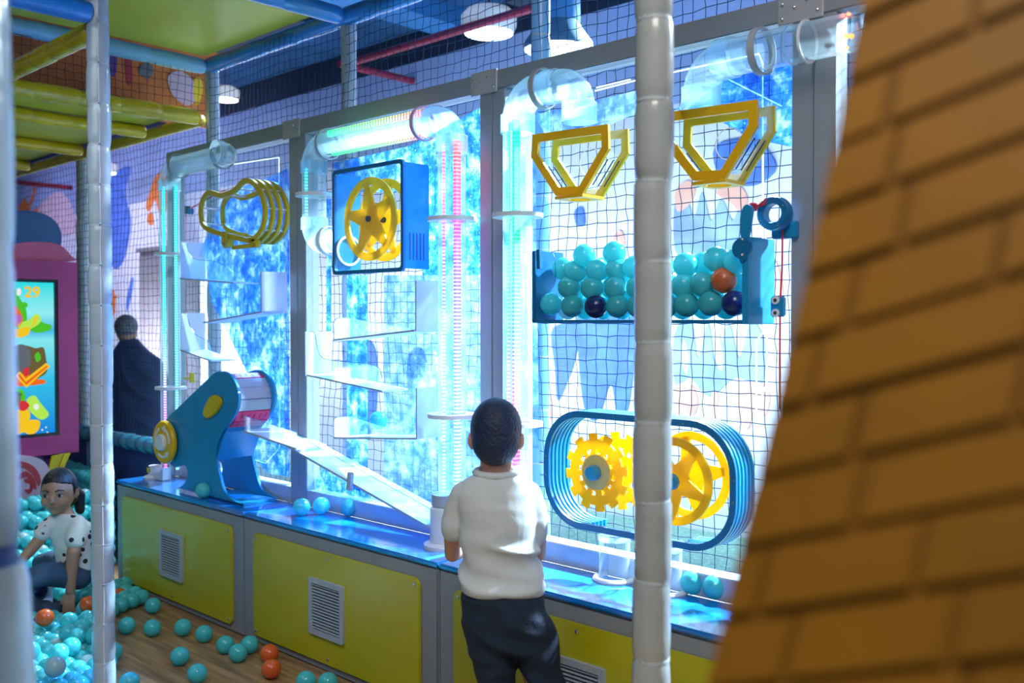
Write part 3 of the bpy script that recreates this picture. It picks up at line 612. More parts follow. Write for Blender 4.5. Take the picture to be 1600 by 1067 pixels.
# bay 3, right: comes in from the next bay
zz = vx(1135, 92).z; xa = vx(1135, 92).x; xz = vx(1330, 50).x
t = thing('clear_tube', (xa, YT, zz), 'unlit clear tube crossing the right upright and bending down over the right basket', 'tube')
pipe(t, [(xz, YT, zz), (xa, YT, zz)]); ed = arc((xa, YT, zz), -X_, -Z_, .08); pipe(t, ed, nm='elbow'); band(t, ed[-1]-V((0, 0, .015)), Z_, R+.006, .03)
band(t, (xa, YT, zz), X_, R+.006, .028); band(t, (vx(1190, 76).x, YT, zz), X_, R+.014, .01, 'vent_grey'); band(t, (vx(1237, 66).x, YT, zz), X_, R+.004, .004); band(t, (vx(1262, 62).x, YT, zz), X_, R+.006, .003, 'white_plastic')
# ============================================================ peanut-shaped ring basket (bay 1)
pk = [(500,435),(455,490),(438,560),(440,640),(455,690),(500,735),(640,785),(770,815),(845,832),(900,800),(945,740),(968,650),(970,560),(950,470),(915,400),(875,350),(825,332),(780,350),(735,400),(690,432),(640,450),(600,457),(550,440)]
Yf = 2.31; base = [WY(230+x/5.336, 220+y/5.336, Yf) for x, y in pk]; base = smooth_closed(base, 3)
cz = sum((p.z for p in base), 0)/len(base); cx = sum((p.x for p in base), 0)/len(base)
t = thing('ring_basket', (cx, 2.37, cz-.1), 'olive-yellow basket of stacked peanut-shaped rings in the left bay', 'basket')
for k in range(4):
    off = [p+V((0, k*.038, 0)) for p in base]; oo, ii = offs(off, .012), offs(off, -.011)
    if k in (0, 3): MB().ring(oo, ii, (0, .014, 0)).build('hoop', 'play_olive', t); continue
    n0 = 7*3; n1 = 17*3; op = oo[n0:n1]; ip = ii[n0:n1]; n = len(op); d = V((0, .014, 0))
    MB().add(op+ip+[p+d for p in op]+[p+d for p in ip], [f for j in range(n-1) for f in ((j, j+1, n+j+1, n+j), (2*n+j, 3*n+j, 3*n+j+1, 2*n+j+1), (j, 2*n+j, 2*n+j+1, j+1), (n+j, n+j+1, 3*n+j+1, 3*n+j))]+[(0, n, 3*n, 2*n), (n-1, 3*n-1, 4*n-1, 2*n-1)]).build('hoop', 'play_olive', t)
for i in range(0, len(base), 6):
    MB().cyl(base[i]+V((0, .005, 0)), base[i]+V((0, .125, 0)), .004, n=8).build('spacer_rod', 'white_plastic', t)
b0 = WY(350, 365, Yf); b1 = WY(392, 378, Yf); br = MB()
MB().bar(b0, b0+V((0, .12, 0)), .02, .02).build('pivot_bar', 'play_olive', t)
MB().prism([WY(347,362,Yf), WY(358,365,Yf), WY(356,384,Yf), WY(350,388,Yf), WY(345,380,Yf)], (0, .03, 0)).build('bracket', 'play_olive', t)
MB().cyl(WY(350, 380, Yf-.005), WY(350, 380, Yf+.12), .007).build('axle', 'screw', t)
MB().prism([WY(388,373,Yf), WY(398,374,Yf), WY(397,386,Yf), WY(389,386,Yf)], (0, .03, 0)).build('bracket', 'play_olive', t)
MB().prism([WY(362,384,Yf), WY(400,379,Yf), WY(400,386,Yf), WY(362,390,Yf)], (0, .02, 0)).build('foot', 'play_olive', t)
tag(MB().tube(smooth_open([WY(354,297,2.30), WY(340,302,2.36), WY(322,312,2.4), WY(296,326,2.42)]), .0025, 6).build('rope', 'red_rope'), 'thin red cord tied to the peanut-shaped rings', 'rope')
t = thing('pulley', WY(295, 326, 2.41), 'small dark pulley on the left edge of the first bay', 'pulley')
MB().lathe([(.018, -.008), (.012, -.003), (.012, .003), (.018, .008)], WY(298, 330, 2.40), Y_, 16).build('wheel', 'duct_blue', t); MB().bar(WY(293, 322, 2.40), WY(293, 334, 2.40), .02, .02).build('bracket', 'grey_column', t)
tag(MB().tube([WY(291,334,2.42), WY(290,400,2.42), WY(290,530,2.42), WY(294,590,2.42), WY(288,625,2.42)], .0014, 5).build('cord', 'red_rope'), 'long thin cord hanging down the left edge of the first bay', 'rope')
t = thing('cord_cleat', WY(299, 590, 2.42), 'small yellow T-shaped cleat low in the first bay', 'cleat')
MB().bar(WY(300, 583, 2.42), WY(300, 598, 2.42), .012, .02, up=Y_).build('bar', 'play_olive', t); MB().bar(WY(288, 591, 2.42), WY(300, 591, 2.42), .01, .01).build('stem', 'play_olive', t)
# ============================================================ zigzag shelves
def shelf(plate, board, side, label, y0=2.30, y1=2.43, depth=.006):
    """plate: px line of the front lower edge; board: px box of upright end; side: px outline of clear front guard"""
    t = thing('zigzag_shelf', WY(*plate[0], y0), label, 'shelf')
    a = WY(*plate[0], y0); b = WY(*plate[1], y0)
    MB().add([a, b, b+V((0, y1-y0, 0)), a+V((0, y1-y0, 0)), a-V((0, 0, depth)), b-V((0, 0, depth)), b+V((0, y1-y0, -depth)), a+V((0, y1-y0, -depth))],
             [(0,1,2,3),(7,6,5,4),(0,4,5,1),(3,2,6,7),(0,3,7,4),(1,5,6,2)]).build('floor_plate', 'white_board', t, smooth=0)
    MB().bar(a-V((0, .001, depth/2)), b-V((0, .001, depth/2)), .002, depth*1.1).build('front_edge', 'vent_grey', t, smooth=0)
    for f in (.08, .4, .8): MB().lathe([(.0025, 0), (.0025, .001)], a+(b-a)*f+V((0, 0, -depth/2)), -Y_, 6).build('screw', 'grey_column', t)
    if board:
        (px, p0, p1) = board; c0 = WY(px, p0, y0); c1 = WY(px, p1, y0)
        MB().box((c0.x-.003, y0, c1.z), (c0.x+.003, y1, c0.z)).build('end_board', 'white_board', t, smooth=0)
        if px in (408, 650, 651): MB().box((c0.x-.003, y0-.002, c1.z), (c0.x+.003, y0-.0001, c0.z)).build('front_edge', 'vent_grey', t, smooth=0)
        if side: pass
    if side:
        pts = smooth_open([WY(x, y, y0) for x, y in side[:-2]], 4)+[WY(*side[-2], y0), WY(*side[-1], y0)]
        MB().prism(pts, (0, .003, 0)).build('clear_guard', 'acrylic_side', t, smooth=0)
        MB().tube(smooth_open([WY(x, y, y0-.001) for x, y in side[:-2]], 4), .0014, 4).build('guard_edge', 'play_blue_dark', t)
    return t
shelf([(281,434),(365,441)], (282,377,434), [(284,378),(291,380),(295,395),(305,405),(335,408),(352,415),(363,425),(365,441),(281,434)], 'topmost small white shelf at the left of the first bay')
shelf([(408,486),(318,503)], (408,424,486), None, 'white shelf sloping down to the left in the first bay')
shelf([(282,546),(330,563)], (282,489,546), [(284,489),(292,492),(297,510),(308,524),(325,533),(331,545),(331,563),(282,546)], 'lower small white shelf above the blue lifting wheel')
shelf([(648,515),(522,530)], (650,438,517), [(522,530),(521,505),(528,497),(540,496),(648,515),(522,530)], 'white shelf under the blue box, sloping down to the left')
shelf([(480,585),(597,610)], (477,518,587), [(484,518),(492,521),(496,545),(506,560),(540,565),(575,568),(592,575),(597,590),(597,610),(480,585)], 'middle white shelf sloping down to the right in the second bay')
shelf([(650,684),(522,683)], (651,606,686), [(522,683),(521,660),(526,652),(545,650),(648,683),(522,683)], 'white shelf carrying one pale ball')
# ============================================================ chutes to the right of the lifting wheel
def chute(p0, p1, y0, y1, label, side=None, post=None):
    t = thing('ball_chute', WY(*p1, y0), label, 'chute'); a = WY(*p0, y0); b = WY(*p1, y0); dy = V((0, y1-y0, 0)); h = V((0, 0, .008))
    MB().add([a, b, b+dy, a+dy, a-h, b-h, b+dy-h, a+dy-h], [(0,1,2,3),(7,6,5,4),(0,4,5,1),(3,2,6,7),(0,3,7,4),(1,5,6,2)]).build('floor_plate', 'white_board', t, smooth=0)
    MB().bar(a-V((0, .001, .004)), b-V((0, .001, .004)), .002, .0085).build('front_edge', 'vent_grey', t, smooth=0)
    g = V((0, 0, .065)); MB().add([a, b, b+g, a+g, a+V((0,.004,0)), b+V((0,.004,0)), b+g+V((0,.004,0)), a+g+V((0,.004,0))], [(0,1,2,3),(7,6,5,4),(0,4,5,1),(3,2,6,7),(0,3,7,4),(1,5,6,2)]).build('clear_side', 'acrylic_side', t, smooth=0)
    MB().tube([a+g, b+g], .001, 4).build('side_edge', 'duct_blue', t)
    if post:
        q0 = WY(*post[0], y0-.012); q1 = WY(*post[1], y0-.012); MB().bar(q0, q1, .022, .02, up=Y_).build('support', 'vent_grey', t, bevel=.003)
    return t
chute((380,672),(463,700), 2.25, 2.40, 'short white chute leaving the blue lifting wheel')
chute((442,692),(684,830), 2.27, 2.43, 'long white chute sloping down to the socket of the violet tube', post=((548,738),(546,766)))
# ============================================================ lifting wheel on the counter
def q(px, py, Y=2.20): return WY(px, py, Y)
A3 = lambda x, y: (220+x/5.333, 560+y/5.333)
A4 = lambda x, y: (220+x/4, 700+y/4)
arcp = [A3(600,128), A3(640,110), A3(700,112), A3(755,150), A3(795,225), A3(815,320), A3(803,420), A3(755,515), A3(690,600), A3(648,690), A3(628,780), A3(632,870), A3(652,960), A4(520,270), A4(570,322), A4(628,350)]
leftp = [A4(235,250), A4(275,215), A4(291,160), A4(283,120), A3(350,890), A3(290,905), A3(235,870), A3(190,780), A3(170,690), A3(185,580), A3(215,500)]
out = smooth_open([q(*p) for p in arcp], 3)+smooth_open([q(*p) for p in leftp], 3)
zmin = CT; out = [V((p.x, p.y, max(p.z, zmin+.001))) for p in out]
C0 = q(345, 627); t = thing('lifting_wheel', (C0.x, 2.28, CT), 'blue hand-cranked ball lifting wheel standing on the bench', 'ball lifter')
MB().prism(out, (0, .014, 0)).build('side_plate', 'play_blue', t, bevel=.003)
MB().prism([p+V((0, .18, 0)) for p in out], (0, .014, 0)).build('side_plate', 'play_blue', t, bevel=.003)
P0 = q(337, 718); P1 = q(352, 675); MB().prism([P0, P1, P1+V((.008, 0, 0)), P0+V((.008, 0, 0))], (0, .182, 0)).build('return_ramp', 'play_blue', t, smooth=0)
MB().box((C0.x-.18, 2.215, CT), (C0.x+.16, 2.38, CT+.012)).build('base_plate', 'play_blue', t, bevel=.002)
wr = .115
for k in range(14):
    a = math.radians(62-k*360/14+8); m = ['pink_slat', 'white_board', 'white_board', 'vent_grey', 'pink_slat', 'pink_slat', 'white_board'][k % 7]
    d = V((math.cos(a), 0, math.sin(a))); s_ = V((-d.z, 0, d.x)); c = V((C0.x, 2.215, C0.z))+d*wr
    sl = MB().prism([c-s_*.0245-d*.006, c+s_*.0245-d*.006, c+s_*.0245+d*.006, c-s_*.0245+d*.006], (0, .172, 0)).build('slat', m, t, bevel=.0015)
    if m == 'pink_slat':
        for j in range(5):
            p = c+V((0, .025+j*.03, 0))+d*.0065; MB().prism([p-s_*.012, p-s_*.012+V((0, .005, 0)), p+s_*.012+V((0, .009, 0)), p+s_*.012+V((0, .004, 0))], d*.0008).build('slot', 'swirl_red', sl, smooth=0)
MB().cyl((C0.x, 2.2, C0.z), (C0.x, 2.40, C0.z), .02).build('axle', 'play_blue_dark', t)
kc = [(583+420-420, 400)]; kn = [A3(525,405), A3(560,335), A3(600,305), A3(645,325), A3(662,370), A3(635,430), A3(590,480), A3(545,500), A3(515,470)]
MB().prism(smooth_closed([q(x, y, 2.186) for x, y in kn], 3), (0, .016, 0)).build('yellow_knob', 'play_olive', t, bevel=.004)
dc = q(255, 691, 2.17); dsk = MB().lathe([(.0, -.004), (.098, -.004), (.104, .004), (.104, .014), (.098, .02)], dc, Y_, 36).build('crank_disc', 'play_yellow', t)
MB().lathe([(.040, 0), (.040, .012), (.036, .018)], dc-V((0, .004, 0)), -Y_, 24).build('hub_cap', 'white_plastic', dsk)
MB().cyl(dc, dc+V((0, .035, 0)), .02).build('shaft', 'play_blue_dark', dsk)
for k in range(3):
    a0 = math.radians(100+k*120)
    MB().polar(dc-V((0, .004, 0)), X_, Z_, -Y_*.004, [.064, .074], 40, lambda i, j, k=k: (j-k*13) % 40 < 8).build('arrow_mark', 'white_plastic', dsk)
    a = a0-math.radians(90)+math.radians(72); a = math.radians((k*13+9)*9); d = V((math.cos(a), 0, math.sin(a))); s_ = V((-d.z, 0, d.x)); c = dc+d*.069-V((0, .008, 0))
    MB().prism([c-d*.016-s_*.014, c+d*.016-s_*.014, c+s_*.014], (0, .004, 0)).build('arrow_head', 'white_plastic', dsk, smooth=0)
hb = WZ(268, 745, CT); t = thing('ball_feeder', (hb.x, 2.3, CT), 'small white moulded feeder behind the yellow crank disc', 'feeder')
MB().lathe([(.055, 0), (.055, .008), (.035, .02), (.03, .06), (.034, .065)], (hb.x-.03, 2.3, CT), n=24).build('cup', 'white_plastic', t)
MB().prism([V((hb.x-.04, 2.27, CT)), V((hb.x+.10, 2.27, CT)), V((hb.x+.10, 2.27, CT+.07)), V((hb.x+.07, 2.27, CT+.045)), V((hb.x-.02, 2.27, CT+.03))], (0, .05, 0)).build('ramp', 'white_plastic', t, bevel=.004)
MB().box((hb.x-.05, 2.262, CT+.03), (hb.x-.025, 2.27, CT+.055)).build('button', 'play_olive', t, bevel=.002)
# ============================================================ blue box with star wheels
Yb = 2.30; f0 = WY(521, 415, Yb); f1 = WY(626, 262, Yb)
xl_, xr_ = WY(519, 340, Yb).x, WY(630, 340, Yb).x; zt_, zb_ = WY(626, 248, Yb).z, WY(626, 424, Yb).z
cx, cz = (xl_+xr_)/2, (zt_+zb_)/2; hw, hh = (xr_-xl_)/2, (zt_-zb_)/2
t = thing('wheel_box', (cx, 2.37, zb_), 'blue open box with clear front holding two yellow star wheels', 'box')
MB().ring(rrect((cx, Yb, cz), X_, Z_, hw, hh, .02), rrect((cx, Yb, cz), X_, Z_, hw-.015, hh-.015, .012), (0, .012, 0)).build('front_frame', 'play_blue_dark', t)
MB().box((cx-hw+.006, Yb+.004, cz-hh+.006), (cx+hw-.006, Yb+.007, cz+hh-.006)).build('front_pane', 'acrylic', t, smooth=0)
MB().box((cx+hw-.016, Yb+.012, cz-hh+.012), (cx+hw-.006, 2.432, cz+hh-.01)).build('side_panel', 'play_blue', t, smooth=0)
for k in range(5): MB().box((cx+hw-.0062, Yb+.035+k*.017, cz-hh+.045), (cx+hw-.0052, Yb+.040+k*.017, cz-hh+.145)).build('vent_slot', 'pit_wall_blue', t, smooth=0)
MB().box((cx-hw+.006, Yb+.012, cz-hh+.012), (cx-hw+.014, 2.432, cz+hh-.01)).build('side_panel', 'play_blue', t, smooth=0)
# side panel ring where the tube enters
MB().lathe([(R+.002, 0), (R+.012, 0), (R+.012, .006), (R+.002, .006)], (cx-hw+.014, YT+.03, eb[-1].z if False else zb_+.10), X_, 24, closed=True).build('inlet_ring', 'white_plastic', t)
def star_wheel(c, r, w0, w1, nsp, m, t, hole=True, pale=None, thick=.008, rot=.3):
    d = V((0, thick, 0)); rim = MB().ring(circ(c, X_, Z_, r, 40), circ(c, X_, Z_, r*.81, 40), d).build('wheel_rim', m, t)
    pts = []
    for k in range(nsp*2):
        a = math.pi*k/nsp+rot; rr = r*.88 if k % 2 == 0 else r*.36
        if k % 2 == 0:
            for da in (-.09, .09): pts.append(V(c)+X_*rr*math.cos(a+da)+Z_*rr*math.sin(a+da))
        else: pts.append(V(c)+X_*rr*math.cos(a)+Z_*rr*math.sin(a))
    MB().prism([p-V((0, .0004, 0)) for p in pts], d*1.1).build('star_spokes', pale or m, t)
    return rim
w1 = WY(577, 342, 2.335); w2 = WY(600, 347, 2.40); rw = .163
star_wheel(w1, rw, 0, 0, 5, 'gear_yellow', t, rot=.45); star_wheel(V((w1.x+.012, 2.40, w1.z)), rw, 0, 0, 5, 'gear_yellow', t, rot=.1)
for c in (w1, V((w1.x+.012, 2.40, w1.z))): MB().lathe([(.012, 0), (.012, .01), (.006, .014)], c, -Y_, 12).build('hub_bolt', 'vent_dark', t)
MB().cyl(w1, V((w1.x, 2.43, w1.z)), .008).build('axle', 'screw', t)
# ============================================================ yellow baskets
def basket(front, back, label, yA=2.32, yB=2.43):
    fp = [WY(x, y, yA) for x, y in front]; t = thing('hex_basket', sum(fp, V())/len(fp)-V((0, 0, .1)), label, 'basket')
    bp = [V((p.x, yB, p.z)) for p in fp]
    # outline: top-left, top-right, right, bottom-right, bottom-left, left
    MB().ring(offs(fp, .004), offs(fp, -.022), (0, .012, 0)).build('front_frame', 'play_yellow', t, smooth=0)
    MB().ring(offs(bp, .004), offs(bp, -.022), (0, -.010, 0)).build('rear_frame', 'play_olive', t, smooth=0)
    for i, j in ((1, 2), (2, 3), (4, 5), (5, 0)):
        a, b = fp[i], fp[j]; w_ = (b-a).normalized()*.004
        MB().add([a, b, b+V((0, yB-yA, 0)), a+V((0, yB-yA, 0))], [(0,1,2,3)]).build('clear_side', 'acrylic_side', t, smooth=0)
        if (a-b).length > .1:
            for k in range(3):
                o = V((0, .03+k*.028, 0)); MB().tube([a.lerp(b, .2)+o, a.lerp(b, .8)+o], .0022, 5).build('slot', 'duct_dark', t)
    MB().tube(circ((fp[0]+fp[1])/2+V((0, yB-yA, -.085)), X_, Z_, .045, 24), .0016, 5, closed=True).build('hole_rim', 'white_plastic', t)
    a, b = fp[4], fp[3]; c = (a+b)/2+V((0, (yB-yA)/2, 0)); hx = (b.x-a.x)/2+.004; hy = (yB-yA)/2+.004
    n = 32; outer = []; inner = []
    for k in range(n):
        an = 2*math.pi*k/n+.0001; dx, dy = math.cos(an), math.sin(an); s_ = min(hx/max(1e-6, abs(dx)), hy/max(1e-6, abs(dy)))
        outer.append(c+V((dx*s_, dy*s_, -.014))); inner.append(c+V((dx*.036, dy*.036, -.014)))
    MB().ring(outer, inner, (0, 0, .0095)).build('bottom_collar', 'play_yellow', t, smooth=0)
basket([(833,212),(948,196),(949,232),(909,301),(869,304),(831,245)], None, 'yellow six-sided basket left of the white post, above the balls')
basket([(1040,178),(1180,158),(1181,196),(1131,278),(1083,280),(1038,222)], None, 'yellow six-sided basket right of the white post, near the clear elbow')
# ============================================================ ball bin
yA, yB = 2.29, 2.432; L = WY(832, 500, yA); Rr = WY(1163, 500, yA); zb = CT; zbt = WY(1000, 504, yA).z; ztop = WY(1163, 370, yA).z
zlt = WY(832, 392, yA).z
t = thing('ball_bin', ((L.x+Rr.x)/2, yA, zbt), 'blue bin with clear front full of turquoise balls', 'bin')
MB().box((L.x, yA, zbt-.002), (Rr.x, yB, zbt+.008)).build('floor_plate', 'play_blue_dark', t, smooth=0)
MB().box((L.x-.004, yA, zbt), (L.x+.010, yB, zlt)).build('end_plate', 'play_blue_dark', t, bevel=.002)
MB().box((Rr.x-.006, yA-.004, zbt-.004), (Rr.x+.012, yB, ztop)).build('end_plate', 'play_blue', t, bevel=.002)
MB().box((L.x+.01, yA+.001, zbt+.008), (Rr.x-.006, yA+.004, zlt+.0)).build('clear_front', 'acrylic', t, smooth=0)
MB().tube(smooth_open([WY(860,394,yA), WY(866,400,yA), WY(868,425,yA), WY(868,440,yA)]), .001, 4).build('front_edge', 'play_blue_dark', t)
lv = MB().prism(smooth_closed([WY(1158,372,yA), WY(1156,345,yA), WY(1160,325,yA), WY(1168,319,yA), WY(1174,326,yA), WY(1172,345,yA), WY(1167,372,yA)], 3), (0, .014, 0)).build('lever', 'play_blue', t)
MB().lathe([(.028, 0), (.028, .012)], WY(1158, 388, yA-.006), Y_, 20).build('pivot', 'play_blue_dark', t); MB().prism([WY(1155,372,yA-.002), WY(1168,372,yA-.002), WY(1168,405,yA-.002), WY(1160,412,yA-.002), WY(1155,400,yA-.002)], (0, -.008, 0)).build('hinge_plate', 'play_blue_dark', t, smooth=0)
for x_, y_ in ((1160, 374), (1160, 398)): MB().ball(WY(x_, y_, yA-.012), .004, 8, 5).build('bolt', 'screw', t)
MB().bar(WY(842,390,yA), WY(843,420,yA), .014, .012, up=Y_).build('latch', 'play_blue_dark', t)
# rope, pulley wheel, cleat
kp = WY(1178, 323, 2.33); t = thing('rope', kp, 'red rope knotted to the bin lever and led over the pulley', 'rope')
MB().tube(smooth_open([WY(1166,328,2.30), WY(1174,318,2.31), WY(1186,322,2.33), WY(1200,316,2.35), WY(1212,318,2.36)]), .003, 8).build('strand', 'red_rope', t); MB().ball(kp, .012, 10, 7).build('knot', 'red_rope', t)
MB().tube([WY(1184,322,2.33), WY(1197,311,2.32)], .003, 6).build('loose_end', 'red_rope', t)
MB().tube([WY(1223,345,2.38), WY(1222,420,2.38), WY(1219,470,2.38), WY(1218,640,2.38)], .0028, 6).build('strand', 'red_rope', t)
pc = WY(1211, 334, 2.36); t = thing('pulley', pc, 'round blue pulley with a bright hole, top right of the bin', 'pulley')
MB().lathe([(.026, -.015), (.044, -.018), (.046, -.01), (.038, 0), (.046, .01), (.044, .018), (.026, .015)], pc, Y_, 28, closed=True).build('wheel', 'play_blue_dark', t)
MB().box((pc.x-.025, 2.385, pc.z-.065), (pc.x+.05, 2.42, pc.z-.02)).build('bracket', 'play_blue', t, bevel=.003)
for k in range(4): MB().ball(pc+V((math.cos(k*1.57+.5)*.037, -.018, math.sin(k*1.57+.5)*.037)), .003, 6, 4).build('screw', 'screw', t)
cc = WY(1214, 479, 2.38); t = thing('rope_cleat', cc, 'small blue two-eyed cleat right of the ball bin', 'cleat')
MB().box((cc.x-.018, 2.375, cc.z-.028), (cc.x+.018, 2.40, cc.z+.028)).build('block', 'play_blue', t, bevel=.004)
for dz in (-.017, .017):
    e = MB().lathe([(.011, 0), (.011, .004)], cc+V((0, -.006, dz)), -Y_, 14).build('eye', 'white_plastic', t); MB().lathe([(.005, 0), (.005, .002)], cc+V((0, -.010, dz)), -Y_, 10).build('pupil', 'vent_dark', e)
# ============================================================ oblong hoop basket with gears
yA = 2.32; l = WY(850, 735, yA).x; r_ = WY(1150, 750, yA).x; zt_ = WY(1050, 655, yA); top = WY(1000, 650, yA).z; bot = WY(1000, 845, yA).z
cx = (l+r_)/2; cz = (top+bot)/2; hw = (r_-l)/2; hh = (top-bot)/2
t = thing('hoop_basket', (cx, 2.37, bot), 'large oblong basket of stacked blue hoops around yellow wheels', 'basket')
for k in range(6):
    c = V((cx, yA+k*.0185, cz)); rr = hh*.80
    o_ = rrect(c, X_, Z_, hw, hh, rr, 9); i_ = rrect(c, X_, Z_, hw-.020, hh-.020, rr-.020, 9)
    if k == 0: MB().ring(o_, i_, (0, .010, 0)).build('hoop', 'play_blue_dark', t)
    else:
        # rear hoops are open along the bottom
        seq = list(range(30, 40))+list(range(0, 30)); d = V((0, .009, 0))
        op = [o_[30]-X_*.03]+[o_[j] for j in seq]+[o_[29]+X_*.03]; ip = [i_[30]-X_*.03]+[i_[j] for j in seq]+[i_[29]+X_*.03]; n = len(op)
        MB().add(op+ip+[p+d for p in op]+[p+d for p in ip], [f for j in range(n-1) for f in ((j, j+1, n+j+1, n+j), (2*n+j, 3*n+j, 3*n+j+1, 2*n+j+1), (j, 2*n+j, 2*n+j+1, j+1), (n+j, n+j+1, 3*n+j+1, 3*n+j))]+[(0, n, 3*n, 2*n), (n-1, 3*n-1, 4*n-1, 2*n-1)]).build('hoop', 'play_blue', t)
for dx, dz in ((-hw+.008, .03), (-hw+.008, -.03), (hw-.008, .03), (hw-.008, -.03), (-.07, hh-.008), (.07, hh-.008), (-.18, hh-.012), (.18, hh-.012)):
    MB().cyl((cx+dx, yA-.001, cz+dz), (cx+dx, 2.43, cz+dz), .0035, n=8).build('spacer_rod', 'screw', t)
def gear(c, r, m, name, teeth=12, y_th=.008):
    n = teeth*6
    def keep(i, j):
        if i == 5: return j % 6 < 3
        if i == 2: return (j % 6) < 3
        return True
    g = MB().polar(c, X_, Z_, V((0, y_th, 0)), [.0, .045*r/.125, .060*r/.125, .075*r/.125, .09*r/.125, .106*r/.125, r], n, keep); return g.build(name, m, None if False else t, smooth=0)
g1 = WY(931, 738, 2.335); gear(g1, .122, 'gear_yellow', 'gear_wheel'); gear(V((g1.x+.03, 2.41, g1.z+.0)), .122, 'gear_yellow', 'gear_wheel')
MB().lathe([(.055, 0), (.05, .003)], g1, -Y_, 30).build('gear_cover', 'play_yellow_pale', t)
MB().lathe([(.024, 0), (.024, .02), (.02, .026)], g1-V((0, .003, 0)), -Y_, 20).build('hub', 'play_blue', t); MB().cyl(g1, V((g1.x, 2.43, g1.z)), .008).build('axle', 'screw', t)
g2 = WY(1052, 752, 2.335); star_wheel(g2, .128, 0, 0, 5, 'gear_yellow', t, rot=.9, thick=.008)
g3 = V((g2.x+.012, 2.41, g2.z+.01)); star_wheel(g3, .130, 0, 0, 4, 'gear_yellow', t, rot=.2)
MB().lathe([(.024, 0), (.024, .02), (.02, .026)], g2-V((0, .003, 0)), -Y_, 20).build('hub', 'play_blue', t); MB().cyl(g2, V((g2.x, 2.43, g2.z)), .008).build('axle', 'screw', t)
# ============================================================ clear cups on the counter
def cup(px, py, lab):
    c = WZ(px, py, CT); c.z = CT; t = thing('ball_cup', c, lab, 'cup')
    MB().lathe([(.052, 0), (.066, 0), (.068, .006), (.064, .012), (.052, .012)], c, Z_, 32, closed=True).build('base_ring', 'white_plastic', t)
    MB().lathe([(.048, .006), (.048, .14)], c, Z_, 32, closed=False).build('sleeve', 'cup_clear', t) if False else MB().tube([c+V((0, 0, .006)), c+V((0, 0, .14))], .048, 32, caps=False).build('sleeve', 'cup_clear', t, smooth=80)
    MB().lathe([(.046, .125), (.0505, .125), (.0505, .142), (.046, .142)], c, Z_, 32, closed=True).build('rim', 'tube_joint', t)
cup(960, 906, 'clear cup on a white ring left of the white post'); cup(1040, 925, 'clear cup on a white ring mostly hidden by the white post')
# ============================================================ balls
BR = .036
bm = bmesh.new(); bmesh.ops.create_uvsphere(bm, u_segments=28, v_segments=16, radius=BR)
for v in bm.verts:
    if abs(v.co.z) < .0005: v.co.x *= .994; v.co.y *= .994
bme = bpy.data.meshes.new('plastic_ball'); bm.to_mesh(bme); bm.free(); bme.polygons.foreach_set('use_smooth', [True]*len(bme.polygons)); BM = {}
def ball(p, m, label, group=None, s=1.0):
    if m not in BM: me = bme.copy(); me.materials.append(M[m]); BM[m] = me
    o = bpy.data.objects.new('plastic_ball', BM[m]); COL.objects.link(o); o.location = p
    o.rotation_euler = (random.uniform(0, 3), random.uniform(0, 3), random.uniform(0, 3)); o.scale = (s, s, s)
    return tag(o, label, 'ball', group)
for x, y, lab in ((318,766,'turquoise ball on the bench at the foot of the blue lifter'), (471,792,'left ball of the close pair on the bench'), (502,790,'right ball of the close pair on the bench'), (546,793,'single turquoise ball on the bench below the long chute'), (1082,910,'left one of two balls on the bench beside the orange padding'), (1117,917,'right one of two balls on the bench, touching the orange padding\'s edge')):
    ball(WZ(x, y, CT+BR), 'ball_aqua', lab)
ball(WY(591, 657, 2.36), 'ball_aqua', 'pale ball standing on the lowest white shelf of the second bay')
bin_b = [(861,475),(894,478),(931,479,'ball_navy'),(965,478),(998,478),(1040,478),(1073,476),(1111,474),(1148,474,'ball_navy'),(889,449),(925,450),(962,449),(997,449),(1034,448),(1068,446),(1098,444),(1131,438,'ball_orange'),(880,420),(899,424),(933,422),(964,421),(991,418),(1030,420),(1071,414),(913,399),(960,395),(1119,405),(1150,408)]
for i, b_ in enumerate(bin_b):
    m = b_[2] if len(b_) > 2 else 'ball_aqua'; Yq = 2.333 if i < 9 else (2.335 if i < 17 else 2.345)
    lab = {'ball_orange': 'orange ball on top in the right half of the bin'}.get(m, 'turquoise ball in the clear-fronted bin')
    if m == 'ball_navy': lab = 'navy ball at the bottom of the bin, left of the post' if b_[0] < 1000 else 'navy ball at the bottom right end of the bin'
    if m == 'ball_aqua':
        row = 0 if i < 9 else 1 if i < 17 else 2 if i < 24 else 3; rs2 = [range(0, 9), range(9, 17), range(17, 24), range(24, len(bin_b))][row]
        side = 'left' if b_[0] < 1020 else 'right'; same = sorted((bin_b[q_][0], q_) for q_ in rs2 if (bin_b[q_][0] < 1020) == (side == 'left'))
        k_ = [q_ for _, q_ in same].index(i); ordn = ['first', 'second', 'third', 'fourth', 'fifth', 'sixth'][k_]
        lab = 'turquoise bin ball, %s in the %s row %s of the white post' % (ordn, ['bottom', 'second', 'third', 'topmost'][row], side)
    ball(WY(b_[0], b_[1], Yq), m, lab)
for i in range(9):
    for j in range(3):
        x = L.x+.06+i*.0735+(.035 if j == 1 else 0)
        if x > Rr.x-.04: continue
        if j == 2 and i in (4, 6): continue
        ball((x, 2.396, zbt+.045+j*.062), 'ball_aqua' if (i+j) % 5 else 'ball_pale', 'turquoise ball in the back row of the clear-fronted bin', 'turquoise balls in the back of the bin')
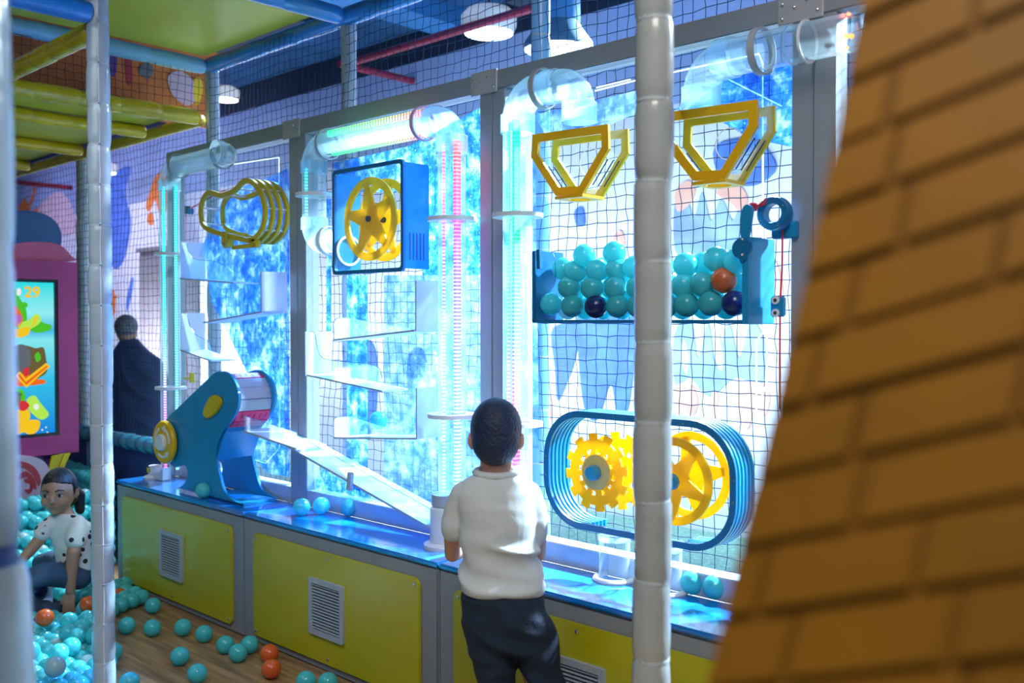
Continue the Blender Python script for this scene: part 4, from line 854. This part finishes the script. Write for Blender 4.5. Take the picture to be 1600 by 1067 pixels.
loose = [(198,977,'loose turquoise ball on the floor just right of the front post'), (238,981,'loose turquoise ball on the floor, second right of the front post'), (286,980,'loose ball on the floor under the first cabinet\'s vent'), (319,990,'loose ball close to the first cabinet\'s right bottom corner'), (352,1007,'loose ball at the seam of the first two cabinets'), (372,1020,'front ball of the pair at the cabinet seam'), (390,1007,'rear ball of the pair at the cabinet seam'), (281,1025,'loose ball on open floor in the middle foreground'), (308,1052,'loose ball on open floor nearest the bottom edge'), (202,1066,'ball cut by the bottom edge beside the front post'), (239,946,'loose ball against the foot of the first cabinet'), (216,934,'ball against the first cabinet, behind the others'), (189,945,'ball peeking out right behind the front post'), (421,1021,'orange ball farther from the camera on the floor'), (424,1045,'orange ball nearer the camera on the floor'), (512,1066,'ball cut by the bottom edge under the second cabinet'), (478,1064,'ball near the bottom edge left of the cut one'), (196,912,'ball deep behind the post at the cabinet corner'), (184,922,'ball beside the cabinet\'s left corner')]
for x, y, lab in loose: ball(WZ(x, y, BR), 'ball_orange' if 'orange' in lab.split()[0] else 'ball_aqua', lab)
# ============================================================ ball pit heap
def heap_h(x, y): return max(0, min(.36, (-x-4.55)*.33))
GX, GY = -4.43, 1.74
low = MB(); cnt = 0; rnd = random.Random(11); cells = []
for i in range(64):
    for j in range(40):
        x = -7.0+i*.067+(j % 2)*.0335+rnd.uniform(-.008, .008); y = .55+j*.060+rnd.uniform(-.008, .008)
        if y > YN-.08 or x > -3.35 or (x > -4.86 and y > YC-.045) or (x < -5.58 and 1.6 < y < 2.4): continue
        if math.hypot(x+3.35, y-1.443) < .085: continue
        h = heap_h(x, y); k = int(h/.058)
        for lv in range(k+1):
            z = .037+lv*.058+(rnd.uniform(0, .012) if lv else 0)
            px, py = px_of((x, y, z))
            if px > 172+rnd.uniform(-4, 6) and not (px < 222 and py < 940): continue
            if px > 172 and py < 905: continue
            gx, gy = x-GX, y-GY; u = gx*RT.x+gy*RT.y; vv = -gx*RT.y+gy*RT.x
            if -.17 < u < .12 and -.14 < vv < .16 and z < .5: continue
            cells.append((x, y, z, lv == k, px, py))
        if k == 0 and rnd.random() < .30 and x < -3.7:
            px, py = px_of((x+.03, y+.03, .092))
            if px < 165 and not (-.2 < (x+.03-GX)*RT.x+(y+.03-GY)*RT.y < .15): cells.append((x+.03, y+.03, .092, True, px, py))
cells.sort(key=lambda c: -(c[4] > 28 and c[5] < 1090 and c[3]))
for (x, y, z, topm, px, py) in cells:
    d = (V((x, y, z))-EYE).length
    if topm and 26 < px < 232 and py < 1088 and cnt < 300:
        r_ = rnd.random(); m = 'ball_aqua'
        if r_ < .035: m = 'ball_pale'
        elif r_ < .05: m = 'ball_orange'
        elif r_ < .062: m = 'ball_navy'
        ball((x, y, z), m, {'ball_aqua': 'turquoise plastic ball in the crowded ball pit around the girl', 'ball_pale': 'pale milky ball among the turquoise pit balls', 'ball_orange': 'orange ball among the turquoise pit balls', 'ball_navy': 'navy ball among the turquoise pit balls'}[m], {'ball_aqua': 'turquoise balls in the pit', 'ball_pale': 'pale balls in the pit', 'ball_orange': 'orange balls in the pit', 'ball_navy': 'navy balls in the pit'}[m]); cnt += 1
    else: low.ball((x, y, z), BR, 10, 7)
tag(low.build('ball_heap', 'ball_aqua', smooth=80), 'rest of the turquoise ball heap filling the pit', 'balls', kind='stuff')
for px, py, m, lab in ((70,965,'ball_orange','orange ball on top of the pit balls left of the front post'),(62,921,'ball_navy','dark navy ball in the pit below the girl\'s knees'),(86,1042,'ball_pale','white ball in the pit near the bottom edge'),(138,944,'ball_orange','orange ball half behind the front post, beside the girl\'s hand')):
    ball(WZ(px, py, .115), m, lab)
# ============================================================ game cabinet
XS = -5.7
def S(px, py, dx=0): return WX(px, py, XS+dx)
yR = S(122, 560).y; zT = S(122, 410).z; zB = S(122, 706).z; yL = yR-.62
ys = S(92, 560).y; zs1 = S(92, 437).z; zs0 = S(92, 680).z; ysl = yL+(yR-ys)
t = thing('game_cabinet', (XS-.15, (yL+yR)/2, 0), 'magenta game cabinet with upright lit screen showing 29 and a tick', 'game cabinet')
def yz(y0, y1, z0, z1, x=XS): return [V((x, y0, z0)), V((x, y1, z0)), V((x, y1, z1)), V((x, y0, z1))]
MB().ring(yz(yL, yR, zB, zT), yz(ysl, ys, zs0, zs1), (-.03, 0, 0)).build('front_frame', 'magenta', t, smooth=0)
MB().box((XS-.30, yL, zB), (XS-.031, yR, zT)).build('housing', 'magenta', t, smooth=0)
MB().ring(yz(ysl, ys, zs0, zs1, XS-.004), yz(ysl+.018, ys-.018, zs0+.018, zs1-.018, XS-.004), (-.026, 0, 0)).build('bezel', 'black_gloss', t, smooth=0)
scr = MB().box((XS-.03, ysl+.018, zs0+.018), (XS-.02, ys-.018, zs1-.018)).build('screen', 'screen_picture', t, smooth=0)
def pic(pts, m, dx=0, k=3):
    pts = [V((XS-.0195+dx, S(x, y).y, S(x, y).z)) for x, y in pts]
    if k: pts = smooth_closed(pts, k)
    MB().prism(pts, (-.001, 0, 0)).build('picture', m, scr, smooth=0)
pic([(14,470),(20,460),(26,452),(34,468),(42,480),(44,500),(36,512),(24,510),(14,500)], 's_green'); pic([(38,472),(45,474),(44,480),(37,480)], 's_green', .0005)
pic([(12,500),(24,490),(36,494),(34,505),(20,508)], 's_purple', .0005); pic([(24,478),(32,484),(38,500),(30,512),(22,500)], 's_orange', .0005); pic([(30,506),(46,500),(60,490),(66,502),(50,514),(34,516)], 's_lime', .0005); pic([(48,505),(56,492),(64,500),(72,505),(82,508),(80,516),(62,520),(50,516)], 's_green')
pic([(2,520),(14,512),(30,514),(47,510),(48,520),(40,526),(24,528),(4,530)], 's_yellow', .001); pic([(52,508),(57,494),(60,496),(55,509)], 's_yellow', .001)
pic([(14,548),(26,540),(44,540),(58,544),(70,543),(74,560),(76,580),(64,590),(44,598),(20,600),(14,580)], 's_brown'); pic([(24,545),(36,538),(48,546),(50,566),(42,580),(28,575)], 's_grey', .0005); pic([(14,560),(26,552),(30,570),(20,580)], 's_dark', .0007); pic([(56,556),(62,550),(66,560),(60,566)], 's_green', .0007); pic([(18,590),(40,584),(60,592),(72,594),(70,600),(30,604),(18,602)], 's_orange', .0004); pic([(38,578),(46,574),(48,584),(40,588)], 's_red', .0008)
pic([(25,587),(33,580),(42,592),(74,567),(80,573),(43,606)], 's_yellow', .0015, 0); pic([(29,587),(33,584),(42,597),(75,571),(77,573),(43,602)], 's_orange', .002, 0)
pic([(14,614),(26,608),(38,610),(42,624),(30,636),(16,634)], 's_green'); pic([(19,616),(25,611),(33,614),(36,618),(20,620)], 's_dark', .001); pic([(21,619),(33,618),(34,628),(28,634),(21,630)], 's_brown', .0008); pic([(30,630),(40,626),(48,634),(40,642),(32,640)], 's_red', .001); pic([(26,642),(46,640),(48,656),(30,660)], 's_yellow', .0008)
pic([(44,624),(56,618),(64,628),(72,638),(78,646),(76,652),(66,656),(54,648),(46,638)], 's_lime', .0004); pic([(54,634),(60,631),(63,637),(58,641)], 's_white', .001); pic([(12,668),(20,656),(36,660),(50,656),(64,658),(62,672),(50,680),(40,676),(30,679),(14,680)], 's_yellow', .0015)
for x_, y_ in ((68, 672), (76, 676), (74, 668)): pic([(x_-1.5, y_), (x_, y_-1.5), (x_+1.5, y_), (x_, y_+1.5)], 's_white', .001)
pic([(28,452),(32,450),(35,454),(34,460),(30,462),(27,458)], 's_white', .001)
tc = bpy.data.curves.new('digits', 'FONT'); tc.body = '29'; tc.size = .085; tc.extrude = .0005; tc.offset = .002; to = bpy.data.objects.new('digits_tmp', tc)
me = bpy.data.meshes.new_from_object(to); bpy.data.objects.remove(to); me.materials.clear(); me.materials.append(M['s_yellow'])
o = bpy.data.objects.new('digits', me); COL.objects.link(o); o.parent = scr
p = V((XS-.0175, S(40, 463).y, S(40, 464).z)); o.rotation_euler = Matrix(((0, 0, 1), (1, 0, 0), (0, 1, 0))).to_euler(); o.location = p-parent_loc(scr)
# stand and toppers
MB().box((XS-.28, yL+.05, 0), (XS-.06, yR-.05, zB)).build('stand', 'purple', t, smooth=0)
MB().prism([S(112,704), S(102,706), S(86,745), S(94,745)], (-.03, 0, 0)).build('strut', 'hazard_yellow', t, smooth=0); MB().prism([S(100,708), S(82,712), S(76,735), S(86,740)], (-.02, 0, 0)).build('strut', 'play_olive', t, smooth=0)
sw = MB().prism(smooth_closed([S(5,720,.02), S(40,712,.02), S(70,722,.02), S(80,750,.02), S(74,790,.02), S(50,812,.02), S(5,815,.02)], 4), (-.02, 0, 0)).build('swirl_board', 'swirl_pink', t, smooth=0)
for pts in ([(20,722),(40,722),(56,732),(64,748),(60,760),(52,744),(38,732),(20,730)], [(26,745),(40,736),(54,748),(57,765),(50,760),(42,746),(28,750)], [(38,748),(48,750),(52,762),(46,772),(38,765),(46,764),(46,756),(39,754)]):
    MB().prism(smooth_closed([S(x, y, .0215) for x, y in pts], 3), (-.0015, 0, 0)).build('curl', 'swirl_red', sw, smooth=0)
MB().prism(smooth_closed([S(2,409,-.04), S(4,392,-.04), S(30,380,-.04), S(70,378,-.04), S(96,384,-.04), S(112,400,-.04), S(114,408,-.04)], 4), (-.12, 0, 0)).build('top_crest', 'pink_foam', t, bevel=.006)
tag(MB().prism(smooth_closed([WX(x, y, -6.15) for x, y in [(0,332),(30,328),(66,332),(88,345),(98,366),(92,388),(50,392),(0,392)]], 4), (-.25, 0, 0)).build('round_cushion', 'navy_foam', bevel=.02), 'big dark blue rounded block behind the crest of the pink game cabinet', 'block')
# ============================================================ people
FH = V((-math.sin(YAW), math.cos(YAW), 0))
class Body:
    def __init__(s, O): s.O = V(O); s.mb = MB()
    def p(s, r, f, z): return s.O+RT*r+FH*f+V((0, 0, z))
    def loft(s, secs, n=20, expo=2.0):
        """secs = (r, f, z, half width, half depth[, tilt])"""
        o = []
        for (r, f, z, a, b) in secs:
            for k in range(n):
                t_ = 2*math.pi*k/n; ct, st = math.cos(t_), math.sin(t_)
                cx = math.copysign(abs(ct)**(2/expo), ct)*a; cy = math.copysign(abs(st)**(2/expo), st)*b
                o.append(s.p(r+cx, f+cy, z))
        m = len(secs); fs = [(i*n+k, i*n+(k+1) % n, (i+1)*n+(k+1) % n, (i+1)*n+k) for i in range(m-1) for k in range(n)]
        s.mb.add(o, fs+[tuple(range(n-1, -1, -1)), tuple(range((m-1)*n, m*n))]); return s
    def limb(s, pts):
        P = [s.p(*q[:3]) for q in pts]; R_ = [q[3] for q in pts]
        s.mb.tube(P, R_, 14)
        for p_, r_ in zip(P, R_): s.mb.ball(p_, r_, 14, 9)
        return s
    def ell(s, r, f, z, a, b, c, M3=None):
        Mx = Matrix((RT, FH, Z_)).transposed()
        if M3: Mx = Mx @ M3
        s.mb.ball(s.p(r, f, z), 1, 20, 14, (a, b, c), Mx); return s
    def hand(s, w, d, nrm, sz=1.0, curl=.5, side=1):
        """w wrist (r,f,z), d direction of fingers, nrm back-of-hand normal, in body axes"""
        d = V(d).normalized(); nrm = (V(nrm)-d*V(nrm).dot(d)).normalized(); sd = d.cross(nrm)*side; w = V(w)
        pm = w+d*.035*sz
        for a in (-.016, -.005, .006, .016):
            s.limb([(*(w+sd*a*.7*sz), .011*sz), (*(w+d*.05*sz+sd*a*1.15*sz), .0105*sz)])
        for a, L_ in ((-.018, .036), (-.0065, .046), (.0055, .050), (.0175, .044)):
            k0 = w+d*.055*sz+sd*a*1.15*sz; dd = (d+sd*a*6).normalized()
            k1 = k0+(dd*math.cos(curl*.6)-nrm*math.sin(curl*.6))*L_*.5*sz; k2 = k1+(dd*math.cos(curl*1.5)-nrm*math.sin(curl*1.5))*L_*.5*sz
            s.limb([(*k0, .0078*sz), (*k1, .0072*sz), (*k2, .006*sz)])
        t0 = w+d*.015*sz+sd*.018*sz; t1 = t0+(d*.7+sd*.75-nrm*.2).normalized()*.024*sz; t2 = t1+(d*.95+sd*.2-nrm*.3).normalized()*.022*sz
        s.limb([(*t0, .0105*sz), (*t1, .0085*sz), (*t2, .007*sz)]); return s
    def build(s, name, m, parent, vox=.007, smooth=4):
        o = s.mb.build(name, m, parent, smooth=0)
        md = o.modifiers.new('r', 'REMESH'); md.mode = 'VOXEL'; md.voxel_size = vox; md.use_smooth_shade = True
        if smooth: ms = o.modifiers.new('s', 'SMOOTH'); ms.iterations = smooth; ms.factor = .5
        dg = bpy.context.evaluated_depsgraph_get(); me = bpy.data.meshes.new_from_object(o.evaluated_get(dg)); o.modifiers.clear(); old = o.data; o.data = me; bpy.data.meshes.remove(old)
        me.polygons.foreach_set('use_smooth', [True]*len(me.polygons)); me.materials.clear(); me.materials.append(M[m]); return o
from mathutils import noise as mn
def folds(o, amp, sx, sz, wt, seed=0.0):
    me = o.data; me.update(); ns = [v.normal.copy() for v in me.vertices]
    for v, n_ in zip(me.vertices, ns):
        f = mn.noise(V((v.co.x*sx+seed, v.co.y*sx, v.co.z*sz+v.co.x*4))); f = 1-2*abs(f)
        v.co += n_*(amp*wt(v.co)*(f-.5))
# ---- the boy, seen from behind at the bench
Db = 2.70; kb = Db/F; O = EYE+(RT*((775-800)/F)+FH)*Db; O.z = 0; zb_ = lambda y: EYE.z-(y-500)*kb; rb = lambda x: (x-775)*kb
t = thing('person', O, 'boy seen from behind in cream polo shirt and dark jeans, standing at the bench', 'person')
hz = zb_(673); B = Body(O)
B.ell(0, .0, hz, .066, .085, .082).ell(0, .03, hz-.03, .055, .06, .068)   # skull, face
B.loft([(0, .0, hz-.15, .052, .05), (0, -.002, hz-.11, .043, .043), (0, 0, hz-.05, .046, .05)])
B.ell(0, .115, hz-.018, .009, .014, .012).ell(0, .088, hz-.055, .02, .014, .010)
B.loft([(.01, 0, .50, .09, .06), (.01, 0, .62, .095, .065), (0, 0, .78, .105, .07), (0, 0, .85, .10, .055), (0, 0, .88, .05, .045)])
for sd in (-1, 1):
    ea = [(sd*.064, .005, hz-.052, .006), (sd*.071, -.004, hz-.045, .007), (sd*.075, -.008, hz-.028, .0075), (sd*.073, -.004, hz-.012, .007), (sd*.066, .008, hz-.010, .005)]
    B.limb(ea); B.ell(sd*.067, .002, hz-.03, .006, .011, .018)
B.limb([(-.095, 0, .825, .026), (-.124, .02, .735, .027), (-.128, .07, .66, .024), (-.09, .20, .645, .021), (-.06, .25, .650, .018)]).hand((-.055, .26, .652), (.5, 1, .0), (0, 0, 1), .95, .5, -1)
B.limb([(.095, 0, .825, .026), (.116, .015, .735, .029), (.118, .05, .665, .025), (.100, .17, .66, .022), (.055, .235, .665, .018)]).hand((.05, .245, .667), (-.6, 1, 0), (0, 0, 1), .95, .5, 1)
for (hx, kx, fx, ff) in ((-.035, .012, .03, .0), (.08, .135, .165, -.03)):
    B.limb([(hx, 0, .50, .055), (kx, .0, .27, .042), (fx, ff, .06, .03)]); B.limb([(fx, ff+.0, .03, .022), (fx, ff+.10, .025, .02)])
B.build('body', 'skin_light', t, .0055, 5)
H = Body(O); H.ell(0, -.006, hz+.008, .0735, .092, .086).ell(0, -.03, hz-.025, .068, .068, .072).ell(0, -.035, hz-.058, .048, .046, .036)
H.build('hair', 'hair_navy', t, .005, 5)
for sd in (-1, 1):
    e = MB().ball(B.p(sd*.026, .083, hz-.002), .0085, 12, 8).build('eye', 'eye_white', t); MB().ball(B.p(sd*.026, .089, hz-.002), .0045, 10, 7).build('pupil', 'eye_dark', e)
C = Body(O)
C.loft([(.014, 0, zb_(926), .117, .086), (.014, 0, zb_(918), .121, .090), (.013, 0, zb_(895), .115, .086), (.010, 0, zb_(860), .108, .080), (.006, 0, zb_(825), .108, .080), (.003, 0, zb_(790), .112, .080), (0, 0, zb_(768), .114, .072), (0, 0, zb_(752), .095, .060), (0, 0, zb_(742), .060, .049)], 28, 2.4)
C.limb([(-.092, 0, zb_(773), .036), (-.112, .012, zb_(797), .036), (-.122, .020, zb_(828), .036)]); C.limb([(.094, 0, zb_(773), .036), (.110, .008, zb_(802), .036), (.113, .016, zb_(836), .036)])
for (z, a0, r0, tl) in ((915, .0, .008, 0), (903, .02, .008, .01), (890, -.02, .007, -.012), (872, .02, .006, .015), (850, .0, .006, -.02)):
    C.limb([(math.sin(a)*.112+.011, -math.cos(a)*.078, zb_(z)+tl*math.sin(a*1.3), r0) for a in [(-1.3+i*.2+a0) for i in range(14)]])
so = C.build('shirt', 'shirt_white', t, .006, 3); folds(so, .016, 5, 17, lambda c: .10+.9*max(0, min(1, (.80-c.z)/.12)))
cl = Body(O); cl.limb([(math.sin(a)*.057, -math.cos(a)*.050+.004, zb_(739)-.004*math.cos(a), .0115) for a in [i*math.pi/8-math.pi for i in range(17)]]); cl.build('collar', 'shirt_white', t, .004, 2)
J = Body(O)
J.loft([(.020, 0, zb_(915), .112, .082), (.022, 0, zb_(935), .118, .088), (.030, -.002, zb_(965), .122, .094), (.045, -.002, zb_(1000), .118, .084), (.055, 0, zb_(1015), .112, .075)], 28, 2.3)
J.limb([(-.025, 0, zb_(985), .075), (-.004, 0, zb_(1035), .058), (.006, 0, zb_(1075), .054), (.020, .005, .20, .052), (.03, 0, .07, .045)])
J.limb([(.10, 0, zb_(985), .072), (.126, 0, zb_(1035), .061), (.140, 0, zb_(1075), .056), (.152, -.01, .20, .053), (.165, -.03, .07, .045)])
folds(J.build('trousers', 'denim_dark', t, .007, 4), .012, 6, 14, lambda c: 1)
for fx, ff in ((.03, 0), (.165, -.03)):
    G = Body(O); G.ell(fx, ff+.045, .035, .038, .095, .034); G.build('shoe', 'shoe', t, .007, 3)
# ---- the girl sitting in the balls
Dg = 4.3; kg = Dg/F; tg = (95-800)/F; O = EYE+(RT*tg+FH)*Dg; O.z = 0; zg = lambda y: EYE.z-(y-500)*kg; rg = lambda x: (x-95)*kg
t = thing('person', O, 'girl with dark hair in a heart-patterned white top sitting in the balls', 'person')
th = math.radians(8); fd = V((math.sin(th), -math.cos(th), -.03)).normalized(); hs = V((math.cos(th), math.sin(th), 0)); hu = hs.cross(fd).normalized(); hu = hu if hu.z > 0 else -hu
hc = V((rg(89), 0, zg(768))); HM = Matrix((hs, fd, hu)).transposed()
def HP(a, b, c): return hc+hs*a+fd*b+hu*c
G = Body(O)
G.ell(*hc, .070, .082, .092, HM); G.ell(*HP(0, .022, -.03), .058, .064, .068, HM); G.ell(*HP(0, .055, -.078), .022, .022, .018, HM)
G.ell(*HP(0, .088, -.022), .0085, .012, .016, HM); G.ell(*HP(0, .094, -.032), .011, .009, .008, HM); G.ell(*HP(0, .079, -.056), .019, .010, .009, HM)
for s_ in (-1, 1):
    G.ell(*HP(s_*.036, .06, -.036), .022, .02, .022, HM); G.limb([(*HP(s_*.070, -.006, -.032), .006), (*HP(s_*.079, -.014, -.018), .007), (*HP(s_*.078, -.014, .002), .007), (*HP(s_*.070, -.004, .008), .005)]); G.ell(*HP(s_*.072, -.006, -.012), .006, .011, .019, HM)
G.limb([(*HP(0, -.01, -.07), .034), (rg(103), .01, zg(812), .036)])
G.loft([(rg(112), .03, zg(885), .06, .05), (rg(108), .02, zg(850), .062, .045), (rg(104), .01, zg(822), .06, .05)])
G.limb([(rg(121), -.02, zg(830), .028), (rg(121), -.06, zg(860), .030), (rg(119), -.07, zg(890), .026), (rg(117), -.07, zg(918), .021)]); G.hand((rg(117), -.07, zg(922)), (-.05, -.2, -1), (.1, -1, .1), .95, .3, 1)
G.limb([(rg(76), -.02, zg(822), .032), (rg(66), -.04, zg(840), .028), (rg(56), -.07, zg(856), .024), (rg(46), -.11, zg(871), .019)]); G.hand((rg(45), -.115, zg(873)), (-.7, -.6, -.4), (0, -.3, 1), .95, .4, -1)
G.build('body', 'skin_dark', t, .005, 4)
H = Body(O); H.ell(*HP(0, -.012, .012), .076, .090, .093, HM); H.ell(*HP(0, -.04, -.02), .074, .066, .075, HM)
H.limb([(*HP(.02, -.09, -.01), .034), (*HP(.05, -.12, -.05), .03), (*HP(.06, -.10, -.11), .022)])
# keep the face free: hair only behind the brow line
hm = H.build('hair', 'hair_black', t, .005, 3)
bm = bmesh.new(); bm.from_mesh(hm.data); ofs = O-parent_loc(t)
def local(v): q_ = (v.co+O)-O; r_ = q_.dot(RT); f_ = q_.dot(FH); z_ = q_.z; w_ = V((r_, f_, z_))-hc; return w_.dot(hs), w_.dot(fd), w_.dot(hu)
for v in bm.verts:
    a, b, c = local(v)
    if b > .008 and c < .052-.25*abs(a) : # slide face-side hair inside the head
        k_ = min(1, (b-.008)/.03); v.co -= (RT*fd.x+FH*fd.y+Z_*fd.z)*(b*.55*k_); v.co -= (RT*hs.x+FH*hs.y)*(a*.12*k_)
bm.to_mesh(hm.data); bm.free()
def gp(*a): q_ = HP(*a); return O+RT*q_.x+FH*q_.y+Z_*q_.z
Hx = Matrix((RT*hs.x+FH*hs.y+Z_*hs.z, RT*fd.x+FH*fd.y+Z_*fd.z, RT*hu.x+FH*hu.y+Z_*hu.z)).transposed()
for s_ in (-1, 1):
    e = MB().ball(gp(s_*.030, .074, -.006), .0115, 14, 9, (1, .6, .62), Hx).build('eye', 'eye_white', t); MB().ball(gp(s_*.030-.002, .0805, -.006), .0062, 12, 8, (1, .4, 1), Hx).build('iris', 'eye_dark', e)
    MB().tube([gp(s_*.012, .087, .014), gp(s_*.028, .0855, .021), gp(s_*.046, .0735, .015)], [.0022, .0032, .0018], 8).build('eyebrow', 'hair_black', t)
    MB().tube([gp(s_*.018, .0835, -.001), gp(s_*.030, .0835, .003), gp(s_*.043, .074, -.002)], [.0012, .002, .0014], 8).build('eyelash', 'hair_black', t)
MB().tube([gp(-.018, .083, -.056), gp(-.006, .0895, -.053), gp(.006, .0895, -.053), gp(.018, .083, -.056)], [.002, .0042, .0042, .002], 8).build('lips', 'lip', t)
C = Body(O)
C.loft([(rg(112), .035, zg(893), .088, .072), (rg(110), .03, zg(870), .086, .072), (rg(107), .02, zg(845), .090, .068), (rg(104), .012, zg(822), .095, .062), (rg(102), .005, zg(810), .070, .05), (rg(99), .0, zg(803), .042, .042)], 26, 2.2)
C.limb([(rg(120), -.01, zg(818), .040), (rg(122), -.035, zg(832), .041), (rg(121), -.05, zg(842), .041)]); C.limb([(rg(82), -.01, zg(815), .036), (rg(72), -.03, zg(825), .036), (rg(69), -.038, zg(832), .036)])
folds(C.build('top', 'shirt_hearts', t, .006, 3), .006, 7, 13, lambda c: 1)
J = Body(O)
J.ell(rg(110), .04, zg(898), .10, .085, .06)
J.limb([(rg(118), 0, zg(902), .062), (rg(85), -.12, zg(888), .052), (rg(52), -.20, zg(898), .044)]); J.limb([(rg(100), .03, zg(900), .062), (rg(68), .06, zg(884), .05), (rg(44), .10, zg(890), .042)])
J.limb([(rg(52), -.20, zg(898), .044), (rg(70), -.10, .05, .036), (rg(90), -.02, .05, .03)]); J.limb([(rg(44), .10, zg(890), .042), (rg(58), .04, .05, .036), (rg(70), -.02, .05, .03)])
J.build('trousers', 'denim_blue', t, .007, 3)
# ---- person behind the net
Dm = 7.5; km = Dm/F; O = EYE+(RT*((215-800)/F)+FH)*Dm; O.z = 0; zm = lambda y: EYE.z-(y-500)*km; rm = lambda x: (x-215)*km
t = thing('person', O, 'person in grey beanie and dark blue jacket seen from behind the net', 'person')
B = Body(O); B.ell(rm(197), .02, zm(520), .07, .09, .10).limb([(rm(197), 0, zm(530), .05), (rm(203), 0, zm(560), .055)]); B.limb([(rm(203), 0, zm(560), .05), (rm(190), 0, zm(600), .04), (rm(180), .2, zm(640), .035), (rm(182), .34, zm(650), .03)]).hand((rm(182), .36, zm(650)), (0, 1, 0), (0, 0, 1), 1.2, .4, 1); B.limb([(rm(203), 0, zm(560), .05), (rm(235), 0, zm(600), .04), (rm(240), .2, zm(640), .035), (rm(232), .34, zm(650), .03)]).hand((rm(232), .36, zm(650)), (0, 1, 0), (0, 0, 1), 1.2, .4, -1)
for sd in (-1, 1): B.ell(rm(197)+sd*.072, .01, zm(522), .01, .018, .03)
B.ell(rm(197), .115, zm(520), .012, .015, .02)
B.build('body', 'skin_dark', t, .01, 3)
B = Body(O); B.ell(rm(197), .0, zm(510), .088, .10, .095); B.build('beanie', 'beanie', t, .01, 3)
B = Body(O); B.loft([(rm(216), .05, zm(690), .215, .17), (rm(216), .04, zm(660), .215, .17), (rm(215), .02, zm(620), .20, .15), (rm(213), 0, zm(580), .19, .13), (rm(209), 0, zm(556), .165, .11), (rm(204), 0, zm(540), .10, .08), (rm(200), 0, zm(530), .06, .06)], 28, 2.4)
B.limb([(rm(180), 0, zm(565), .07), (rm(174), .05, zm(610), .06), (rm(178), .20, zm(640), .05)]); B.limb([(rm(240), 0, zm(568), .07), (rm(250), .05, zm(615), .062), (rm(242), .20, zm(642), .05)]); folds(B.build('jacket', 'jacket', t, .011, 4), .02, 4, 5, lambda c: 1)
B = Body(O); B.ell(rm(216), .05, zm(690), .20, .18, .10)
for s_ in (-1, 1): B.limb([(rm(216)+s_*.10, .05, .40, .09), (rm(216)+s_*.13, .42, .42, .07), (rm(216)+s_*.13, .42, .10, .05)])
B.build('trousers', 'denim_dark', t, .012, 3)
for s_ in (-1, 1): B = Body(O); B.ell(rm(216)+s_*.13, .48, .05, .05, .13, .045); B.build('shoe', 'vent_dark', t, .012, 2)
c = O+RT*rm(216)+FH*.05; t = thing('stool', c, 'low dark stool under the person in the grey beanie', 'stool')
MB().lathe([(.18, .24), (.19, .27), (.17, .30)], (c.x, c.y, 0), n=24).build('seat', 'pit_wall_blue', t)
for a in range(4): MB().cyl(V((c.x, c.y, .25))+V((math.cos(a*1.57+.7)*.12, math.sin(a*1.57+.7)*.12, 0)), V((c.x, c.y, .012))+V((math.cos(a*1.57+.7)*.16, math.sin(a*1.57+.7)*.16, 0)), .014).build('leg', 'grey_column', t)
# ============================================================ orange block-patterned padding close to the camera
r1 = (FW*F-RT*2290-UP*825.5).normalized(); a_ = ray(1345, 0); b_ = ray(1103, 1067); ka = .56; kb_ = ka*.92
A = EYE+a_*ka; Bq = EYE+b_*kb_; e1 = (Bq-A).normalized(); nrm = r1.cross(e1).normalized()
if nrm.dot(EYE-A) < 0: nrm = -nrm
edge_px = [(1358,-60),(1345,0),(1326,100),(1307,200),(1286,300),(1265,400),(1241,500),(1217,600),(1192,700),(1168,800),(1143,900),(1119,1000),(1103,1067)]
rr = -r1                                    # rows run this way, towards the camera's right
E = [WP(x, y, A, nrm) for x, y in edge_px]; s0 = E[-1]
ext = s0+(E[-1]-E[-2]).normalized()*.7; E.append(ext)
LEN = .62*ka/.72; outl = E+[p+rr*LEN for p in reversed(E)]
t = thing('orange_padding', ext, 'orange block-patterned padding filling the right side, closest to the camera', 'padding')
MB().prism([p-nrm*.003 for p in outl], -nrm*.05).build('backing', 'orange_joint', t, smooth=0)
# blocks between joints, in rows along rr
along = [0.0]
for i in range(1, len(E)): along.append(along[-1]+(E[i]-E[i-1]).dot(e1))
def edge_at(s):
    for i in range(1, len(E)):
        if along[i] >= s: f = (s-along[i-1])/max(1e-9, along[i]-along[i-1]); return E[i-1].lerp(E[i], f)
    return E[-1]
rowh = .050*ka/.72; nrow = int(along[-1]/rowh); rnd = random.Random(5)
for i in range(nrow):
    x = -rnd.uniform(.02, .07)
    p0 = edge_at(i*rowh+.0022); p1 = edge_at((i+1)*rowh-.0022)
    while x < LEN:
        L_ = rnd.uniform(.075, .12); xa_, xb_ = max(0, x+.0022), min(LEN, x+L_-.0022)
        if xb_-xa_ > .01:
            q0 = p0+rr*xa_; q1 = p0+rr*xb_; q2 = p1+rr*xb_; q3 = p1+rr*xa_
            MB().prism([p_-nrm*.003 for p_ in (q0, q1, q2, q3)], nrm*rnd.uniform(.0025, .0042)).build('block', 'orange_pad', t, smooth=0, bevel=.0015)
        x += L_
